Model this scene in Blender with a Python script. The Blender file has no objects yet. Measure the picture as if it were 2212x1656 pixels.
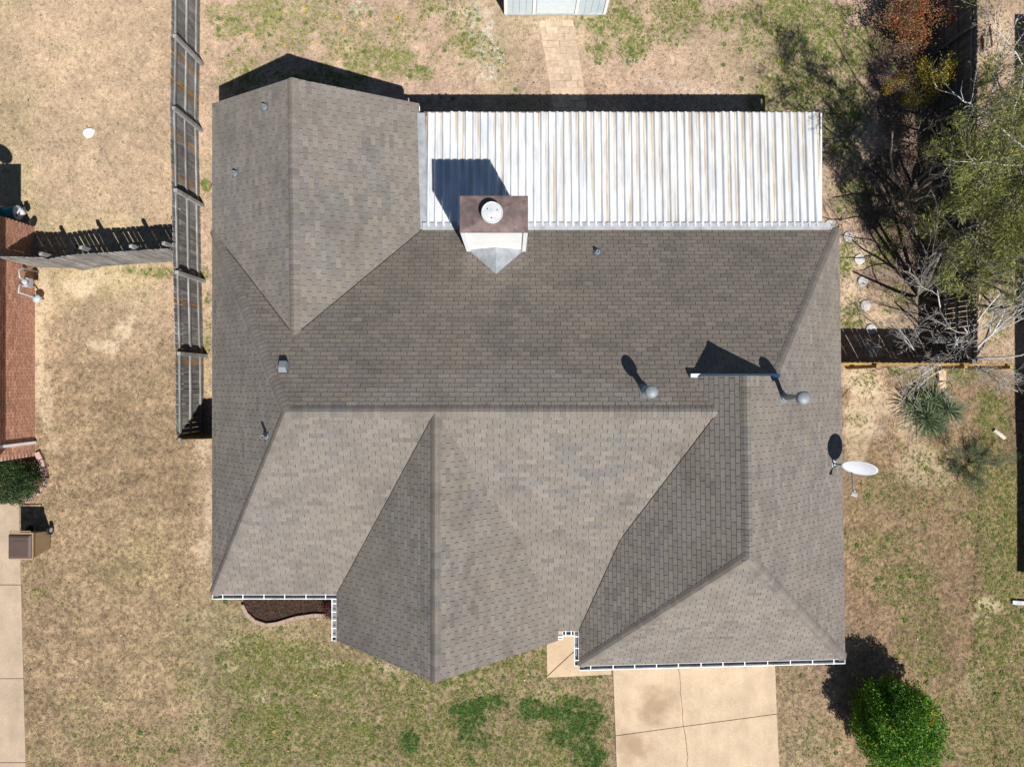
import bpy, math, random
import numpy as np
from mathutils import Vector, Matrix

random.seed(7); rng = np.random.default_rng(11)
R = math.radians
scene = bpy.context.scene
col = scene.collection

# ------------------------------------------------------------------ camera, sky, sun, exposure
H = 22.0                      # flying height of the camera
F = 1534.0                    # focal length in units of a 2212 wide picture
S = H / F
cam_d = bpy.data.cameras.new('camera'); cam = bpy.data.objects.new('camera', cam_d); col.objects.link(cam)
cam.location = (0, 0, H); cam.rotation_euler = (0, 0, 0)
cam_d.sensor_width = 36; cam_d.lens = 36 * F / 2212; cam_d.clip_end = 1000; cam_d.clip_start = 0.1
scene.camera = cam
SUN_EL, SUN_AZ = 55.0, 29.0    # elevation; degrees east of south
world = bpy.data.worlds.new('World'); scene.world = world; world.use_nodes = True
wn = world.node_tree.nodes; wl = world.node_tree.links
sky = wn.new('ShaderNodeTexSky'); sky.sky_type = 'NISHITA'; sky.sun_disc = False
sky.sun_elevation = R(SUN_EL); sky.sun_rotation = R(180 - SUN_AZ)
sky.dust_density = 0.0; sky.ozone_density = 4.0; sky.air_density = 1.0
bg = wn['Background']; bg.inputs[1].default_value = 0.05
wl.new(sky.outputs[0], bg.inputs[0])
sun_d = bpy.data.lights.new('sun', 'SUN'); sun = bpy.data.objects.new('sun', sun_d); col.objects.link(sun)
sun_d.energy = 5.0; sun_d.angle = R(0.5); sun_d.color = (1.0, 0.97, 0.925)
sd = Vector((math.sin(R(SUN_AZ)) * math.cos(R(SUN_EL)), -math.cos(R(SUN_AZ)) * math.cos(R(SUN_EL)), math.sin(R(SUN_EL))))
sun.rotation_euler = sd.to_track_quat('Z', 'Y').to_euler(); sun.location = sd * 60
vs = scene.view_settings
scene.display_settings.display_device = 'sRGB'
vs.view_transform = 'Standard'; vs.look = 'None'; vs.gamma = 1; vs.use_curve_mapping = False
vs.exposure = 0.5
scene.cycles.max_bounces = 6; scene.cycles.diffuse_bounces = 3
scene.render.film_transparent = False

def W(px, py, z=0.0):
    """ground plan position of something of height z measured in the survey picture"""
    return ((px - 1106) * (H - z) / F, -(py - 828) * (H - z) / F)

# ------------------------------------------------------------------ helpers
class MB:
    def __init__(s): s.v = []; s.f = []; s.c = []
    def add(s, vs_, fs_, c=None):
        o = len(s.v); s.v.extend([tuple(p) for p in vs_])
        for f in fs_: s.f.append([i + o for i in f]); s.c.append(c)
    def box(s, x0, y0, z0, x1, y1, z1, c=None):
        s.add([(x0,y0,z0),(x1,y0,z0),(x1,y1,z0),(x0,y1,z0),(x0,y0,z1),(x1,y0,z1),(x1,y1,z1),(x0,y1,z1)],
              [(0,3,2,1),(4,5,6,7),(0,1,5,4),(1,2,6,5),(2,3,7,6),(3,0,4,7)], c)
    def obox(s, ctr, ax, ay, az, c=None):
        C = Vector(ctr); ax, ay, az = Vector(ax), Vector(ay), Vector(az)
        P = [C + i*ax + j*ay + k*az for k in (-1,1) for (i,j) in ((-1,-1),(1,-1),(1,1),(-1,1))]
        s.add(P, [(0,3,2,1),(4,5,6,7),(0,1,5,4),(1,2,6,5),(2,3,7,6),(3,0,4,7)], c)
    def bar(s, a, b, w, h, c=None):
        a, b = Vector(a), Vector(b); d = (b - a); L = d.length; d.normalize()
        up = Vector((0,0,1)) if abs(d.z) < .95 else Vector((0,1,0))
        x = d.cross(up).normalized(); y = x.cross(d)
        s.obox((a+b)/2, d*L/2, x*w/2, y*h/2, c)
    def tube(s, pts, rad, n=8, cap=True, c=None):
        pts = [Vector(p) for p in pts]; rad = rad if isinstance(rad, (list, tuple)) else [rad]*len(pts)
        rings = []; ref = Vector((.31,.17,.93)).normalized()
        for i, p in enumerate(pts):
            d = (pts[min(i+1, len(pts)-1)] - pts[max(i-1, 0)])
            if d.length < 1e-9: d = Vector((0,0,1))
            d.normalize()
            x = d.cross(ref)
            if x.length < .05: x = d.cross(Vector((1,0,0)))
            x.normalize(); y = d.cross(x)
            rings.append([p + (x*math.cos(2*math.pi*k/n) + y*math.sin(2*math.pi*k/n))*rad[i] for k in range(n)])
        vv = [q for r_ in rings for q in r_]; ff = []
        for i in range(len(pts)-1):
            for k in range(n):
                ff.append((i*n+k, i*n+(k+1)%n, (i+1)*n+(k+1)%n, (i+1)*n+k))
        if cap: ff.append(tuple(range(n-1,-1,-1))); ff.append(tuple((len(pts)-1)*n+k for k in range(n)))
        s.add(vv, ff, c)
    def lathe(s, ctr, prof, n=24, c=None):
        vv = []; ff = []
        for (r_, z) in prof:
            for k in range(n):
                vv.append((ctr[0]+r_*math.cos(2*math.pi*k/n), ctr[1]+r_*math.sin(2*math.pi*k/n), ctr[2]+z))
        for i in range(len(prof)-1):
            for k in range(n): ff.append((i*n+k, i*n+(k+1)%n, (i+1)*n+(k+1)%n, (i+1)*n+k))
        ff.append(tuple(range(n-1,-1,-1))); ff.append(tuple((len(prof)-1)*n+k for k in range(n)))
        s.add(vv, ff, c)
    def prism(s, poly, z0, z1, c=None):
        n = len(poly)
        a = sum(poly[i][0]*poly[(i+1)%n][1]-poly[(i+1)%n][0]*poly[i][1] for i in range(n))
        if a < 0: poly = poly[::-1]
        s.add([(x,y,z0) for x,y in poly]+[(x,y,z1) for x,y in poly],
              [tuple(range(n-1,-1,-1)), tuple(range(n,2*n))]+[(i,(i+1)%n,n+(i+1)%n,n+i) for i in range(n)], c)
    def mesh(s, name, mat, smooth=False):
        me = bpy.data.meshes.new(name); me.from_pydata(s.v, [], s.f)
        if mat: me.materials.append(mat)
        if any(c is not None for c in s.c):
            at = me.attributes.new('Col', 'FLOAT_COLOR', 'FACE')
            flat = []
            for c in s.c: flat.extend((*(c or (.5,.5,.5)), 1.0))
            at.data.foreach_set('color', flat)
        if smooth: me.polygons.foreach_set('use_smooth', [True]*len(me.polygons))
        me.update(); return me
    def build(s, name, mat, parent=None, smooth=False):
        return link(name, s.mesh(name, mat, smooth), parent)

def link(name, me, parent=None, M=None):
    o = bpy.data.objects.new(name, me); col.objects.link(o)
    if parent is not None:
        o.parent = parent
        if parent.type == 'EMPTY': o.matrix_parent_inverse = Matrix.Translation(-parent.location)
    if M is not None: o.matrix_basis = M
    return o

def tag(o, label=None, cat=None, group=None, kind=None):
    if label: o['label'] = label
    if cat: o['category'] = cat
    if group: o['group'] = group
    if kind: o['kind'] = kind
    return o

def thing(name, label, cat, loc=(0,0,0), group=None):
    o = bpy.data.objects.new(name, None); col.objects.link(o); o.location = loc; o.empty_display_size = .2
    return tag(o, label, cat, group)

def quads_mesh(name, verts, faces, mat, colors=None, smooth=False):
    """fast mesh from numpy arrays; colors per face"""
    k = faces.shape[1]; me = bpy.data.meshes.new(name)
    me.vertices.add(len(verts)); me.vertices.foreach_set('co', verts.astype(np.float32).ravel())
    me.loops.add(faces.size); me.loops.foreach_set('vertex_index', faces.astype(np.int32).ravel())
    me.polygons.add(len(faces)); me.polygons.foreach_set('loop_start', np.arange(0, faces.size, k, dtype=np.int32))
    if mat: me.materials.append(mat)
    if colors is not None:
        at = me.attributes.new('Col', 'FLOAT_COLOR', 'FACE')
        at.data.foreach_set('color', np.concatenate([colors, np.ones((len(colors),1))],1).astype(np.float32).ravel())
    if smooth: me.polygons.foreach_set('use_smooth', np.ones(len(faces), dtype=bool))
    me.update(calc_edges=True); return me

def hash2(ix, iy, seed):
    h = np.sin(ix*127.1 + iy*311.7 + seed*74.7) * 43758.5453
    return h - np.floor(h)
def vnoise(x, y, seed=0):
    ix, iy = np.floor(x), np.floor(y); fx, fy = x-ix, y-iy
    fx = fx*fx*(3-2*fx); fy = fy*fy*(3-2*fy)
    a = hash2(ix,iy,seed); b = hash2(ix+1,iy,seed); c = hash2(ix,iy+1,seed); d = hash2(ix+1,iy+1,seed)
    return (a*(1-fx)+b*fx)*(1-fy) + (c*(1-fx)+d*fx)*fy
def fbm(x, y, seed=0, oct=4):
    t = 0; amp = .5; tot = 0
    for i in range(oct):
        t = t + amp*vnoise(x*2**i+13.7*i, y*2**i-7.1*i, seed+i*3); tot += amp; amp *= .55
    return t/tot
def sstep(a, b, x):
    t = np.clip((x-a)/(b-a), 0, 1); return t*t*(3-2*t)

# ------------------------------------------------------------------ materials
class NT:
    def __init__(s, name):
        s.m = bpy.data.materials.new(name); s.m.use_nodes = True; s.t = s.m.node_tree
        s.b = s.t.nodes['Principled BSDF']
    def n(s, typ, **kw):
        nd = s.t.nodes.new(typ)
        for k, v in kw.items(): setattr(nd, k, v)
        return nd
    def l(s, a, b): s.t.links.new(a, b)
    def set(s, nd, i, v):
        if hasattr(v, 'is_output') or isinstance(v, bpy.types.NodeSocket): s.l(v, nd.inputs[i])
        else: nd.inputs[i].default_value = v
    def math(s, op, a, b=0.0, c=None, clamp=False):
        nd = s.n('ShaderNodeMath', operation=op, use_clamp=clamp); s.set(nd,0,a); s.set(nd,1,b)
        if c is not None: s.set(nd,2,c)
        return nd.outputs[0]
    def mix(s, fac, a, b, mode='MIX'):
        nd = s.n('ShaderNodeMix', data_type='RGBA', blend_type=mode)
        for i, v in ((0,fac),(6,a),(7,b)):
            if isinstance(v, tuple) and len(v) == 3: v = (*v, 1)
            s.set(nd, i, v)
        return nd.outputs[2]
    def pos(s, sc=(1,1,1)):
        g = s.n('ShaderNodeNewGeometry'); mp = s.n('ShaderNodeVectorMath', operation='MULTIPLY'); s.l(g.outputs['Position'], mp.inputs[0]); mp.inputs[1].default_value = sc
        return mp.outputs[0]
    def obj(s, sc=(1,1,1)):
        g = s.n('ShaderNodeTexCoord'); oi = s.n('ShaderNodeObjectInfo')
        mp = s.n('ShaderNodeVectorMath', operation='MULTIPLY'); s.l(g.outputs['Object'], mp.inputs[0]); mp.inputs[1].default_value = sc
        r = s.math('MULTIPLY', oi.outputs['Random'], 57.0)
        ad = s.n('ShaderNodeVectorMath', operation='ADD'); s.l(mp.outputs[0], ad.inputs[0]); s.l(r, ad.inputs[1])
        return ad.outputs[0]
    def noise(s, vec, scale, det=3.0, rough=.55):
        nd = s.n('ShaderNodeTexNoise'); s.l(vec, nd.inputs['Vector']); nd.inputs['Scale'].default_value = scale
        nd.inputs['Detail'].default_value = det; nd.inputs['Roughness'].default_value = rough
        return nd.outputs['Fac']
    def ramp(s, fac, a, b, lo=0.0, hi=1.0):
        nd = s.n('ShaderNodeMapRange'); s.set(nd,0,fac); nd.inputs[1].default_value=a; nd.inputs[2].default_value=b
        nd.inputs[3].default_value=lo; nd.inputs[4].default_value=hi; return nd.outputs[0]
    def scale(s, c, f):
        nd = s.n('ShaderNodeVectorMath', operation='SCALE')
        s.set(nd, 0, c if not isinstance(c, tuple) else c); s.set(nd, 3, f); return nd.outputs[0]
    def bump(s, h, strength=.3, dist=.01):
        nd = s.n('ShaderNodeBump'); s.l(h, nd.inputs['Height']); nd.inputs['Strength'].default_value = strength
        nd.inputs['Distance'].default_value = dist; s.l(nd.outputs[0], s.b.inputs['Normal'])
    def fin(s, c, rough=.8, metal=0.0, spec=.3):
        if isinstance(c, tuple): s.b.inputs['Base Color'].default_value = (*c, 1)
        else: s.l(c, s.b.inputs['Base Color'])
        s.set(s.b, 'Roughness', rough); s.b.inputs['Metallic'].default_value = metal
        s.b.inputs['Specular IOR Level'].default_value = spec
        return s.m

def plain(name, c, rough=.7, var=.12, sc=6, metal=0.0, bump=0.0, bsc=80, rnd=0.0, spec=.3, dirt=None):
    k = NT(name); p = k.pos()
    f = k.ramp(k.noise(p, sc, 4), .3, .7, 1-var, 1+var)
    if rnd:
        oi = k.n('ShaderNodeObjectInfo'); f = k.math('MULTIPLY', f, k.ramp(oi.outputs['Random'], 0, 1, 1-rnd, 1+rnd))
    base = k.n('ShaderNodeRGB'); base.outputs[0].default_value = (*c, 1)
    cc = k.scale(base.outputs[0], f)
    if dirt: cc = k.mix(k.ramp(k.noise(p, dirt[1], 5, .65), .5, .72, 0, dirt[2]), cc, dirt[0])
    if bump: k.bump(k.noise(p, bsc, 3), bump, .005)
    return k.fin(cc, rough, metal, spec)

def attr_mat(name, rough=.8, var=.15, sc=30, spec=.2, typ='GEOMETRY', trans=0.0, blotch=None, bump=0.0):
    k = NT(name); a = k.n('ShaderNodeAttribute'); a.attribute_name = 'Col'; a.attribute_type = typ
    p = k.pos()
    c = k.scale(a.outputs['Color'], k.ramp(k.noise(p, sc, 3), .3, .7, 1-var, 1+var))
    if blotch:
        for (bc, bs, lo, hi, amt) in blotch:
            c = k.mix(k.ramp(k.noise(p, bs, 5, .6), lo, hi, 0, amt), c, bc)
    if bump: k.bump(k.noise(p, 160, 2), bump, .004)
    k.fin(c, rough, 0, spec)
    if trans:
        t = k.n('ShaderNodeBsdfTranslucent'); k.l(c, t.inputs[0]); ms = k.n('ShaderNodeMixShader'); ms.inputs[0].default_value = trans
        k.l(k.b.outputs[0], ms.inputs[1]); k.l(t.outputs[0], ms.inputs[2])
        out = [n for n in k.t.nodes if n.type == 'OUTPUT_MATERIAL'][0]; k.l(ms.outputs[0], out.inputs[0])
    return k.m

def wood_mat(name, c, c2, axis='z', rnd=.25, rough=.85):
    k = NT(name); sc = {'z': (40,40,2.2), 'x': (2.2,40,40), 'y': (40,2.2,40)}[axis]
    g = k.noise(k.obj(sc), 1.0, 5, .6)
    oi = k.n('ShaderNodeObjectInfo')
    cc = k.mix(k.ramp(g, .35, .68), c, c2)
    big = k.ramp(k.noise(k.pos(), 2.3, 4), .3, .7, .75, 1.2)
    cc = k.scale(cc, k.math('MULTIPLY', big, k.ramp(oi.outputs['Random'], 0, 1, 1-rnd, 1+rnd)))
    k.bump(g, .4, .004)
    return k.fin(cc, rough, 0, .15)

def brick_like(name, c1, c2, mort, rx=(0,0,0)):
    k = NT(name); g = k.n('ShaderNodeNewGeometry'); mp = k.n('ShaderNodeMapping'); k.l(g.outputs['Position'], mp.inputs[0]); mp.inputs['Rotation'].default_value = rx
    b = k.n('ShaderNodeTexBrick'); k.l(mp.outputs[0], b.inputs['Vector']); b.inputs['Color1'].default_value=(*c1,1); b.inputs['Color2'].default_value=(*c2,1); b.inputs['Mortar'].default_value=(*mort,1)
    b.inputs['Scale'].default_value = 1; b.inputs['Brick Width'].default_value=.21; b.inputs['Row Height'].default_value=.076; b.inputs['Mortar Size'].default_value=.01
    return k.fin(b.outputs[0], .9, 0, .2)

M_shingle = attr_mat('shingle_granules', .92, .22, 30, .22, blotch=[((.19,.165,.13), .38, .46, .70, .40), ((.085,.075,.066), .8, .50, .74, .45), ((.10,.088,.076), 3.2, .52, .75, .40), ((.21,.195,.175), 6.0, .58, .75, .35)], bump=.35)
M_deck = plain('roof_underlay', (.05,.045,.04), .95)
M_white = plain('white_paint', (.78,.79,.78), .45, .06, 4)
M_gutter_in = plain('gutter_white', (.74,.76,.77), .5, .1, 9, dirt=((.25,.2,.14), 3, .5))
M_gutter_floor = plain('gutter_floor_grime', (.15,.15,.145), .7, .3, 6)
M_galv = plain('galvanised_sheet', (.31,.33,.355), .45, .22, 5, .35, dirt=((.27,.25,.22), 4, .4))
M_pvc = plain('weathered_vent_grey', (.20,.22,.235), .55, .2, 30, .2)
M_lead = plain('vent_boot', (.10,.105,.12), .6, .2, 20)
M_siding = plain('white_siding', (.80,.79,.76), .55, .06, 3)
M_steelcap = plain('flue_steel', (.62,.64,.65), .4, .2, 9, .3, dirt=((.33,.17,.08), 9, .5))
M_rust = None
def rust_mat():
    k = NT('rusty_cap_sheet'); p = k.pos()
    c = k.mix(k.ramp(k.noise(p, 2.6, 5, .6), .38, .62), (.105,.080,.073), (.215,.150,.135))
    c = k.mix(k.ramp(k.noise(p, 5, 4), .56, .68, 0, .8), c, (.07,.07,.068))
    return k.fin(c, .5, .3, .4)
M_rust = rust_mat()
def metal_roof_mat():
    k = NT('white_ribbed_metal'); p = k.pos()
    sep = k.n('ShaderNodeSeparateXYZ'); k.l(p, sep.inputs[0])
    u = k.math('FRACT', k.math('DIVIDE', k.math('SUBTRACT', sep.outputs[0], RIB_X0), RIB_PITCH))
    pan = k.ramp(k.math('ABSOLUTE', k.math('SUBTRACT', u, .84)), .09, .2, 1, .12)
    streak = k.noise(k.pos((9, .30, .1)), 1.0, 4, .6)
    gx = k.ramp(sep.outputs[0], -2.0, 4.0, -.04, .05)
    edge = k.ramp(sep.outputs[1], 4.6, 7.5, -.05, .07)
    m1 = k.ramp(k.math('ADD', k.math('ADD', streak, gx), edge), .46, .62, 0, .95)
    fine = k.ramp(k.noise(k.pos((40, 2.0, 1)), 1.0, 5, .7), .35, .62, .35, 1)
    m1 = k.math('MULTIPLY', k.math('MULTIPLY', m1, pan), fine, clamp=True)
    c = k.mix(k.ramp(k.noise(k.pos((5,1.0,1)), 1.0, 4), .35, .65), (.66,.67,.67), (.47,.485,.50))
    c = k.mix(m1, c, (.36,.24,.10))
    m2 = k.ramp(k.noise(k.pos((34, 1.3, 1)), 1.0, 5, .7), .60, .70, 0, .8)
    c = k.mix(k.math('MULTIPLY', m2, k.math('MULTIPLY', m1, 1.4, clamp=True)), c, (.14,.075,.04))
    return k.fin(c, .32, 0, .5)
RIB_PITCH = .2085; RIB_X0 = (921-1106)*(H-2.45)/F
M_metal = metal_roof_mat()
M_concrete = None
def concrete_mat(name, base, spots=()):
    k = NT(name); p = k.pos()
    f = k.ramp(k.noise(p, 45, 3, .7), .3, .7, .78, 1.2)
    f = k.math('MULTIPLY', f, k.ramp(k.noise(p, 1.4, 5), .3, .7, .86, 1.1))
    b = k.n('ShaderNodeRGB'); b.outputs[0].default_value = (*base, 1)
    c = k.scale(b.outputs[0], f)
    c = k.mix(k.ramp(k.noise(p, 2.2, 5, .65), .58, .78, 0, .4), c, (base[0]*.55, base[1]*.5, base[2]*.45))
    for (x, y, r_, amt) in spots:
        d = k.n('ShaderNodeVectorMath', operation='DISTANCE'); k.l(p, d.inputs[0]); d.inputs[1].default_value = (x, y, .03)
        dd = k.math('ADD', d.outputs['Value'], k.math('MULTIPLY', k.math('SUBTRACT', k.noise(p, 2.5, 4), .5), r_*1.6))
        c = k.mix(k.ramp(dd, r_*.3, r_, amt, 0), c, (base[0]*.42, base[1]*.34, base[2]*.27))
    c = k.mix(k.ramp(k.noise(k.pos((2.2,.25,1)), 1.0, 5, .6), .5, .75, 0, .3), c, (base[0]*.62, base[1]*.57, base[2]*.5))
    c = k.mix(k.ramp(k.noise(p, 130, 2), .60, .75, 0, .45), c, (base[0]*.5, base[1]*.42, base[2]*.34))
    k.bump(k.noise(p, 90, 2), .25, .004)
    return k.fin(c, .9, 0, .2)

# ------------------------------------------------------------------ GROUND
def pip(poly, x, y):
    ins = np.zeros(x.shape, bool); n = len(poly)
    for i in range(n):
        x1, y1 = poly[i]; x2, y2 = poly[(i+1) % n]
        c = ((y1 > y) != (y2 > y)) & (x < (x2-x1)*(y-y1)/(y2-y1+1e-12)+x1); ins ^= c
    return ins
def blob(gx, gy, lst, nz):
    m = np.zeros(gx.shape)
    for (x, y, rx, ry, a) in lst:
        d = np.sqrt(((gx-x)/rx)**2 + ((gy-y)/ry)**2) + (nz-.5)*1.1
        m = np.maximum(m, a*(1-sstep(.55, 1.05, d)))
    return m
GREEN = [(2150,350,50,120,.75),(2150,480,40,80,.6),(2150,580,40,90,.75),(2150,680,40,60,.6),(545,40,120,60,.75),(520,160,60,60,.55),(630,60,90,60,.6),(700,25,120,40,.5),(820,130,130,40,.9),(900,155,45,22,1),(760,90,80,40,.5),(860,60,60,60,.45),
  (700,175,120,30,.75),(1000,40,60,50,.4),(1015,95,50,40,.75),(1060,120,40,30,.6),(935,15,60,25,.5),(1330,50,90,50,.85),(1370,100,50,40,.9),(1300,110,40,30,.7),(1440,60,60,50,.6),(1470,20,90,40,.7),
  (1720,40,160,70,.9),(1800,110,120,80,.95),(1700,120,80,60,.6),(1640,80,60,60,.5),(1740,190,120,60,.8),(1660,215,60,40,.7),(1830,240,60,80,.75),(1560,45,50,30,.6),
  (1820,300,50,80,.5),(1840,420,50,60,.5),(1920,500,40,60,.55),(1900,560,40,40,.6),(1930,640,40,40,.5),(1825,560,25,50,.8),(1840,680,30,40,.7),
  (1930,800,25,14,.9),(2000,830,60,30,.6),(1870,820,30,25,.4),(1850,905,30,20,.45),(1990,810,60,20,.5),(2080,800,60,30,.7),(2140,900,50,80,.75),(2160,1050,60,60,.75),(2120,1010,50,60,.7),
  (1950,1260,90,60,.6),(1870,1240,40,40,.35),(1990,1320,70,80,.45),(1985,1400,60,60,.5),(2010,1430,40,40,.7),(2160,1150,60,120,.85),(2170,1260,60,60,.8),(2150,1400,60,80,.75),(2120,1460,40,60,.6),
  (1900,1180,90,40,.4),(1960,1060,120,60,.35),(1780,1600,60,60,.3),(1760,1560,30,25,.35),(2090,1560,50,60,.3),(1860,1480,40,40,.3),
  (540,1395,60,40,.8),(640,1420,110,50,.75),(560,1470,90,60,.8),(700,1470,110,60,.85),(620,1560,130,70,.75),(740,1590,140,70,.75),(860,1490,100,50,.8),(900,1560,120,60,.6),(560,1630,90,40,.65),
  (930,1480,60,30,.6),(1000,1470,60,30,.5),(1080,1440,60,30,.5),(1150,1420,50,25,.45),(1200,1600,60,60,.6),(1020,1630,120,50,.7),(1120,1590,70,40,.6),(500,1420,40,40,.5),(960,1640,60,30,.7),(860,1640,50,30,.6),
  (590,1390,40,20,.7),(1000,1430,60,15,.35),(280,1600,160,50,.3),(440,1560,50,60,.25),(420,1480,50,50,.25),(200,1540,120,60,.15),(320,1640,60,30,.3),(190,1555,25,12,.25),(80,1280,25,12,.45),(90,1000,20,40,.3),(340,590,70,15,.7),(285,585,40,10,.6),
  (495,1240,18,10,.7),(570,1325,20,10,.5),(445,400,12,18,.8),(446,590,10,14,.8),(450,650,9,16,.8),(447,740,10,20,.6),(450,700,9,16,.5),(480,300,14,16,.5)]
LUSH = [(1010,1545,45,45,1),(1045,1520,45,22,1),(1075,1512,30,16,.9),(1145,1518,26,20,1),(1180,1535,60,22,1),(1235,1530,60,28,1),(1255,1565,55,50,1),(1270,1620,45,45,1),(1285,1655,30,30,1),(885,1600,22,32,1),(1020,1590,40,25,.7),(1225,1590,50,26,.9)]
DIRT = [(170,622,44,30,.95),(200,600,50,20,.55),(268,715,22,26,.9),(240,750,22,22,.9),(205,745,26,16,.6),(285,690,14,14,.7),(290,660,12,10,.4),(85,740,14,160,.75),(95,640,20,60,.6),(100,870,18,80,.6),(115,960,30,30,.35),
  (1870,830,55,45,.9),(1860,900,60,60,.7),(1920,870,60,40,.6),(1960,930,40,40,.4),(1850,960,40,60,.45),(1990,1000,60,50,.5),(2040,1020,40,40,.4),(2130,1305,45,22,.75),(2120,1330,30,20,.6),(1850,560,40,60,.6),(1845,640,40,50,.65),(1900,690,50,30,.5),
  (2160,80,40,60,.6),(2060,30,40,40,.3),(700,1435,60,12,.5),(840,1440,60,14,.5),(560,1500,20,20,.55),(690,1490,40,20,.4),(1180,1500,60,18,.3),(1200,55,30,20,.3),(2100,1480,20,60,.3),(440,1190,18,40,.5),(437,960,18,30,.5),(450,1100,12,60,.5),(870,1460,60,10,.4),(500,1440,24,20,.4),
  (1650,1480,30,40,.25),(500,1390,30,14,.5)]
WHITE = [(1040,60,34,40,.6),(1020,25,60,25,.45),(1062,115,34,40,.7),(1050,160,30,24,.5),(770,15,40,20,.6),(1480,190,60,20,.3),(1420,170,30,20,.25),(1365,130,26,12,.3),(1530,200,36,16,.3)]
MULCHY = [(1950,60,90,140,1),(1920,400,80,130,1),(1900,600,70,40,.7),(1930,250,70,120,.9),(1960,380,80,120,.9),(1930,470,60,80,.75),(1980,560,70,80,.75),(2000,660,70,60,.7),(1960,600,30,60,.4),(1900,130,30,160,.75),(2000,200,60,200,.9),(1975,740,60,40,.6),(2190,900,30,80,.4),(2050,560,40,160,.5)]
def ground_fields(x, y):
    gx = x/S + 1106; gy = 828 - y/S
    n1 = fbm(x*.9, y*.9, 3); n2 = fbm(x*2.6, y*2.6, 21); n3 = fbm(x*6.5, y*6.5, 33, 3); n0 = fbm(x*.25, y*.25, 45, 3)
    g = blob(gx, gy, GREEN, n2)
    n4 = fbm(x*11, y*11, 91, 2); g = g*(.26+.74*sstep(.34, .58, n3*.40+n2*.35+n4*.25+.02))
    fr_ = sstep(430,520,gx)*(1-sstep(1260,1330,gx))*sstep(1370,1410,gy); g = np.maximum(g, fr_*(.10+.75*sstep(.42,.6,n2*.5+n1*.5)*sstep(.36,.56,n4*.5+n3*.5)))
    ry_ = sstep(1890,1990,gx)*sstep(900,1000,gy); g = np.maximum(g, ry_*(.05+.5*sstep(.44,.62,n2*.5+n1*.5)*sstep(.36,.56,n4*.5+n3*.5)) + ry_*.25*sstep(2095,2115,gx))
    lz = [np.sqrt(((gx-q[0])/q[2])**2+((gy-q[1])/q[3])**2) for q in LUSH]; lush = np.zeros(gx.shape)
    for d_, q in zip(lz, LUSH): lush = np.maximum(lush, q[4]*(1-sstep(.35, 1.25, d_+(n3*.5+n2*.5-.5)*1.5)))
    lush = np.clip(lush*(.5+.95*sstep(.28,.54,n4*.55+n3*.45)), 0, 1); g = np.maximum(g, .75*lush*sstep(.3,.6,n4))
    d = blob(gx, gy, DIRT, n2)*sstep(.25,.6,n3*.5+n2*.5+.12)
    wht = blob(gx, gy, WHITE, n2)*sstep(.42,.62,n3)
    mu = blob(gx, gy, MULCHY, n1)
    left = 1-sstep(395, 470, gx); back = (1-left)*(1-sstep(240,420,gy)); 
    lowleft = left*sstep(560, 900, gy)
    rightf = sstep(1700,1860,gx)*sstep(760,860,gy)
    front = (1-left)*(1-rightf)*sstep(1000,1300,gy)
    return dict(gx=gx, gy=gy, g=np.clip(g,0,1), lush=lush, d=d, wht=wht, mu=mu, left=left, back=back, lowleft=lowleft, rightf=rightf, front=front, n0=n0, n1=n1, n2=n2, n3=n3)
def lerp(a, b, t): return a*(1-t)+b*t
def ground_color(x, y, f=None):
    f = f or ground_fields(x, y)
    e = lambda c: np.array(c)[None,:]
    k = lambda w: w[:,None]
    c = np.repeat(e((.41,.298,.215)), len(x), 0)
    c = lerp(c, e((.42,.312,.208)), k(f['left']))
    c = lerp(c, e((.295,.212,.128)), k(f['lowleft']*.95))
    c = lerp(c, e((.275,.205,.125)), k(f['front']))
    c = lerp(c, e((.262,.178,.110)), k(f['rightf']))
    n4 = fbm(x*10, y*10, 91, 3); st = fbm(x*.7, y*5.0, 17, 3); w_ = np.clip(f['front']+f['rightf']+f['lowleft'],0,1)
    c = c*k(.74+.52*f['n1'])*k(.78+.44*f['n2'])*k(1+(.30+.35*w_)*(n4-.5)*1.6)*k(1+f['lowleft']*(st-.5)*.45)
    c = lerp(c, c*e((.88,1.0,.80)), k(sstep(.45,.7,f['n0'])*.5))
    c = lerp(c, e((.54,.43,.29)), k(f['d']))
    c = lerp(c, e((.62,.57,.52)), k(f['wht']))
    c = lerp(c, e((.16,.165,.055)), k(f['g']*.75))
    c = lerp(c, e((.06,.085,.02)), k(f['lush']*.8))
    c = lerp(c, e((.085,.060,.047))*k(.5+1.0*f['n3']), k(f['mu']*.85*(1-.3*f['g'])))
    return np.clip(c, .01, .8)
def ledge(x, y):
    gx = x/S+1106; gy = 828-y/S
    xe = 2108 + 8*np.sin(gy*.013) + 34*sstep(1440,1490,gy)
    return .06*sstep(-5, 5, gx-xe)*sstep(850,1000,gy)
def ground_z(x, y):
    return .018*(fbm(x*1.3,y*1.3,77,3)-.5) + .03*(fbm(x*.22,y*.22,5,2)-.5) + ledge(x,y)
fine_x = np.arange(-17.4, 17.41, .06); fine_y = np.arange(-13.2, 13.21, .06)
XS = np.concatenate([[-220,-120,-70,-45,-30,-22,-19], fine_x, [19,22,30,45,70,120,220]])
YS = np.concatenate([[-220,-120,-70,-45,-30,-20,-15], fine_y, [15,20,30,45,70,120,220]])
GX, GY = np.meshgrid(XS, YS); gxf, gyf = GX.ravel(), GY.ravel()
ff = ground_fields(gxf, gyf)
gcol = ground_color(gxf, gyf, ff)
far_ = np.clip(np.maximum((np.abs(gxf)-16.6)/.8, (np.abs(gyf)-12.6)/.6), 0, 1)[:,None]
gcol = lerp(gcol, np.array([[.30,.235,.14]]), far_)
nx, ny = len(XS), len(YS)
idx = np.arange(nx*ny).reshape(ny, nx)
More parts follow.
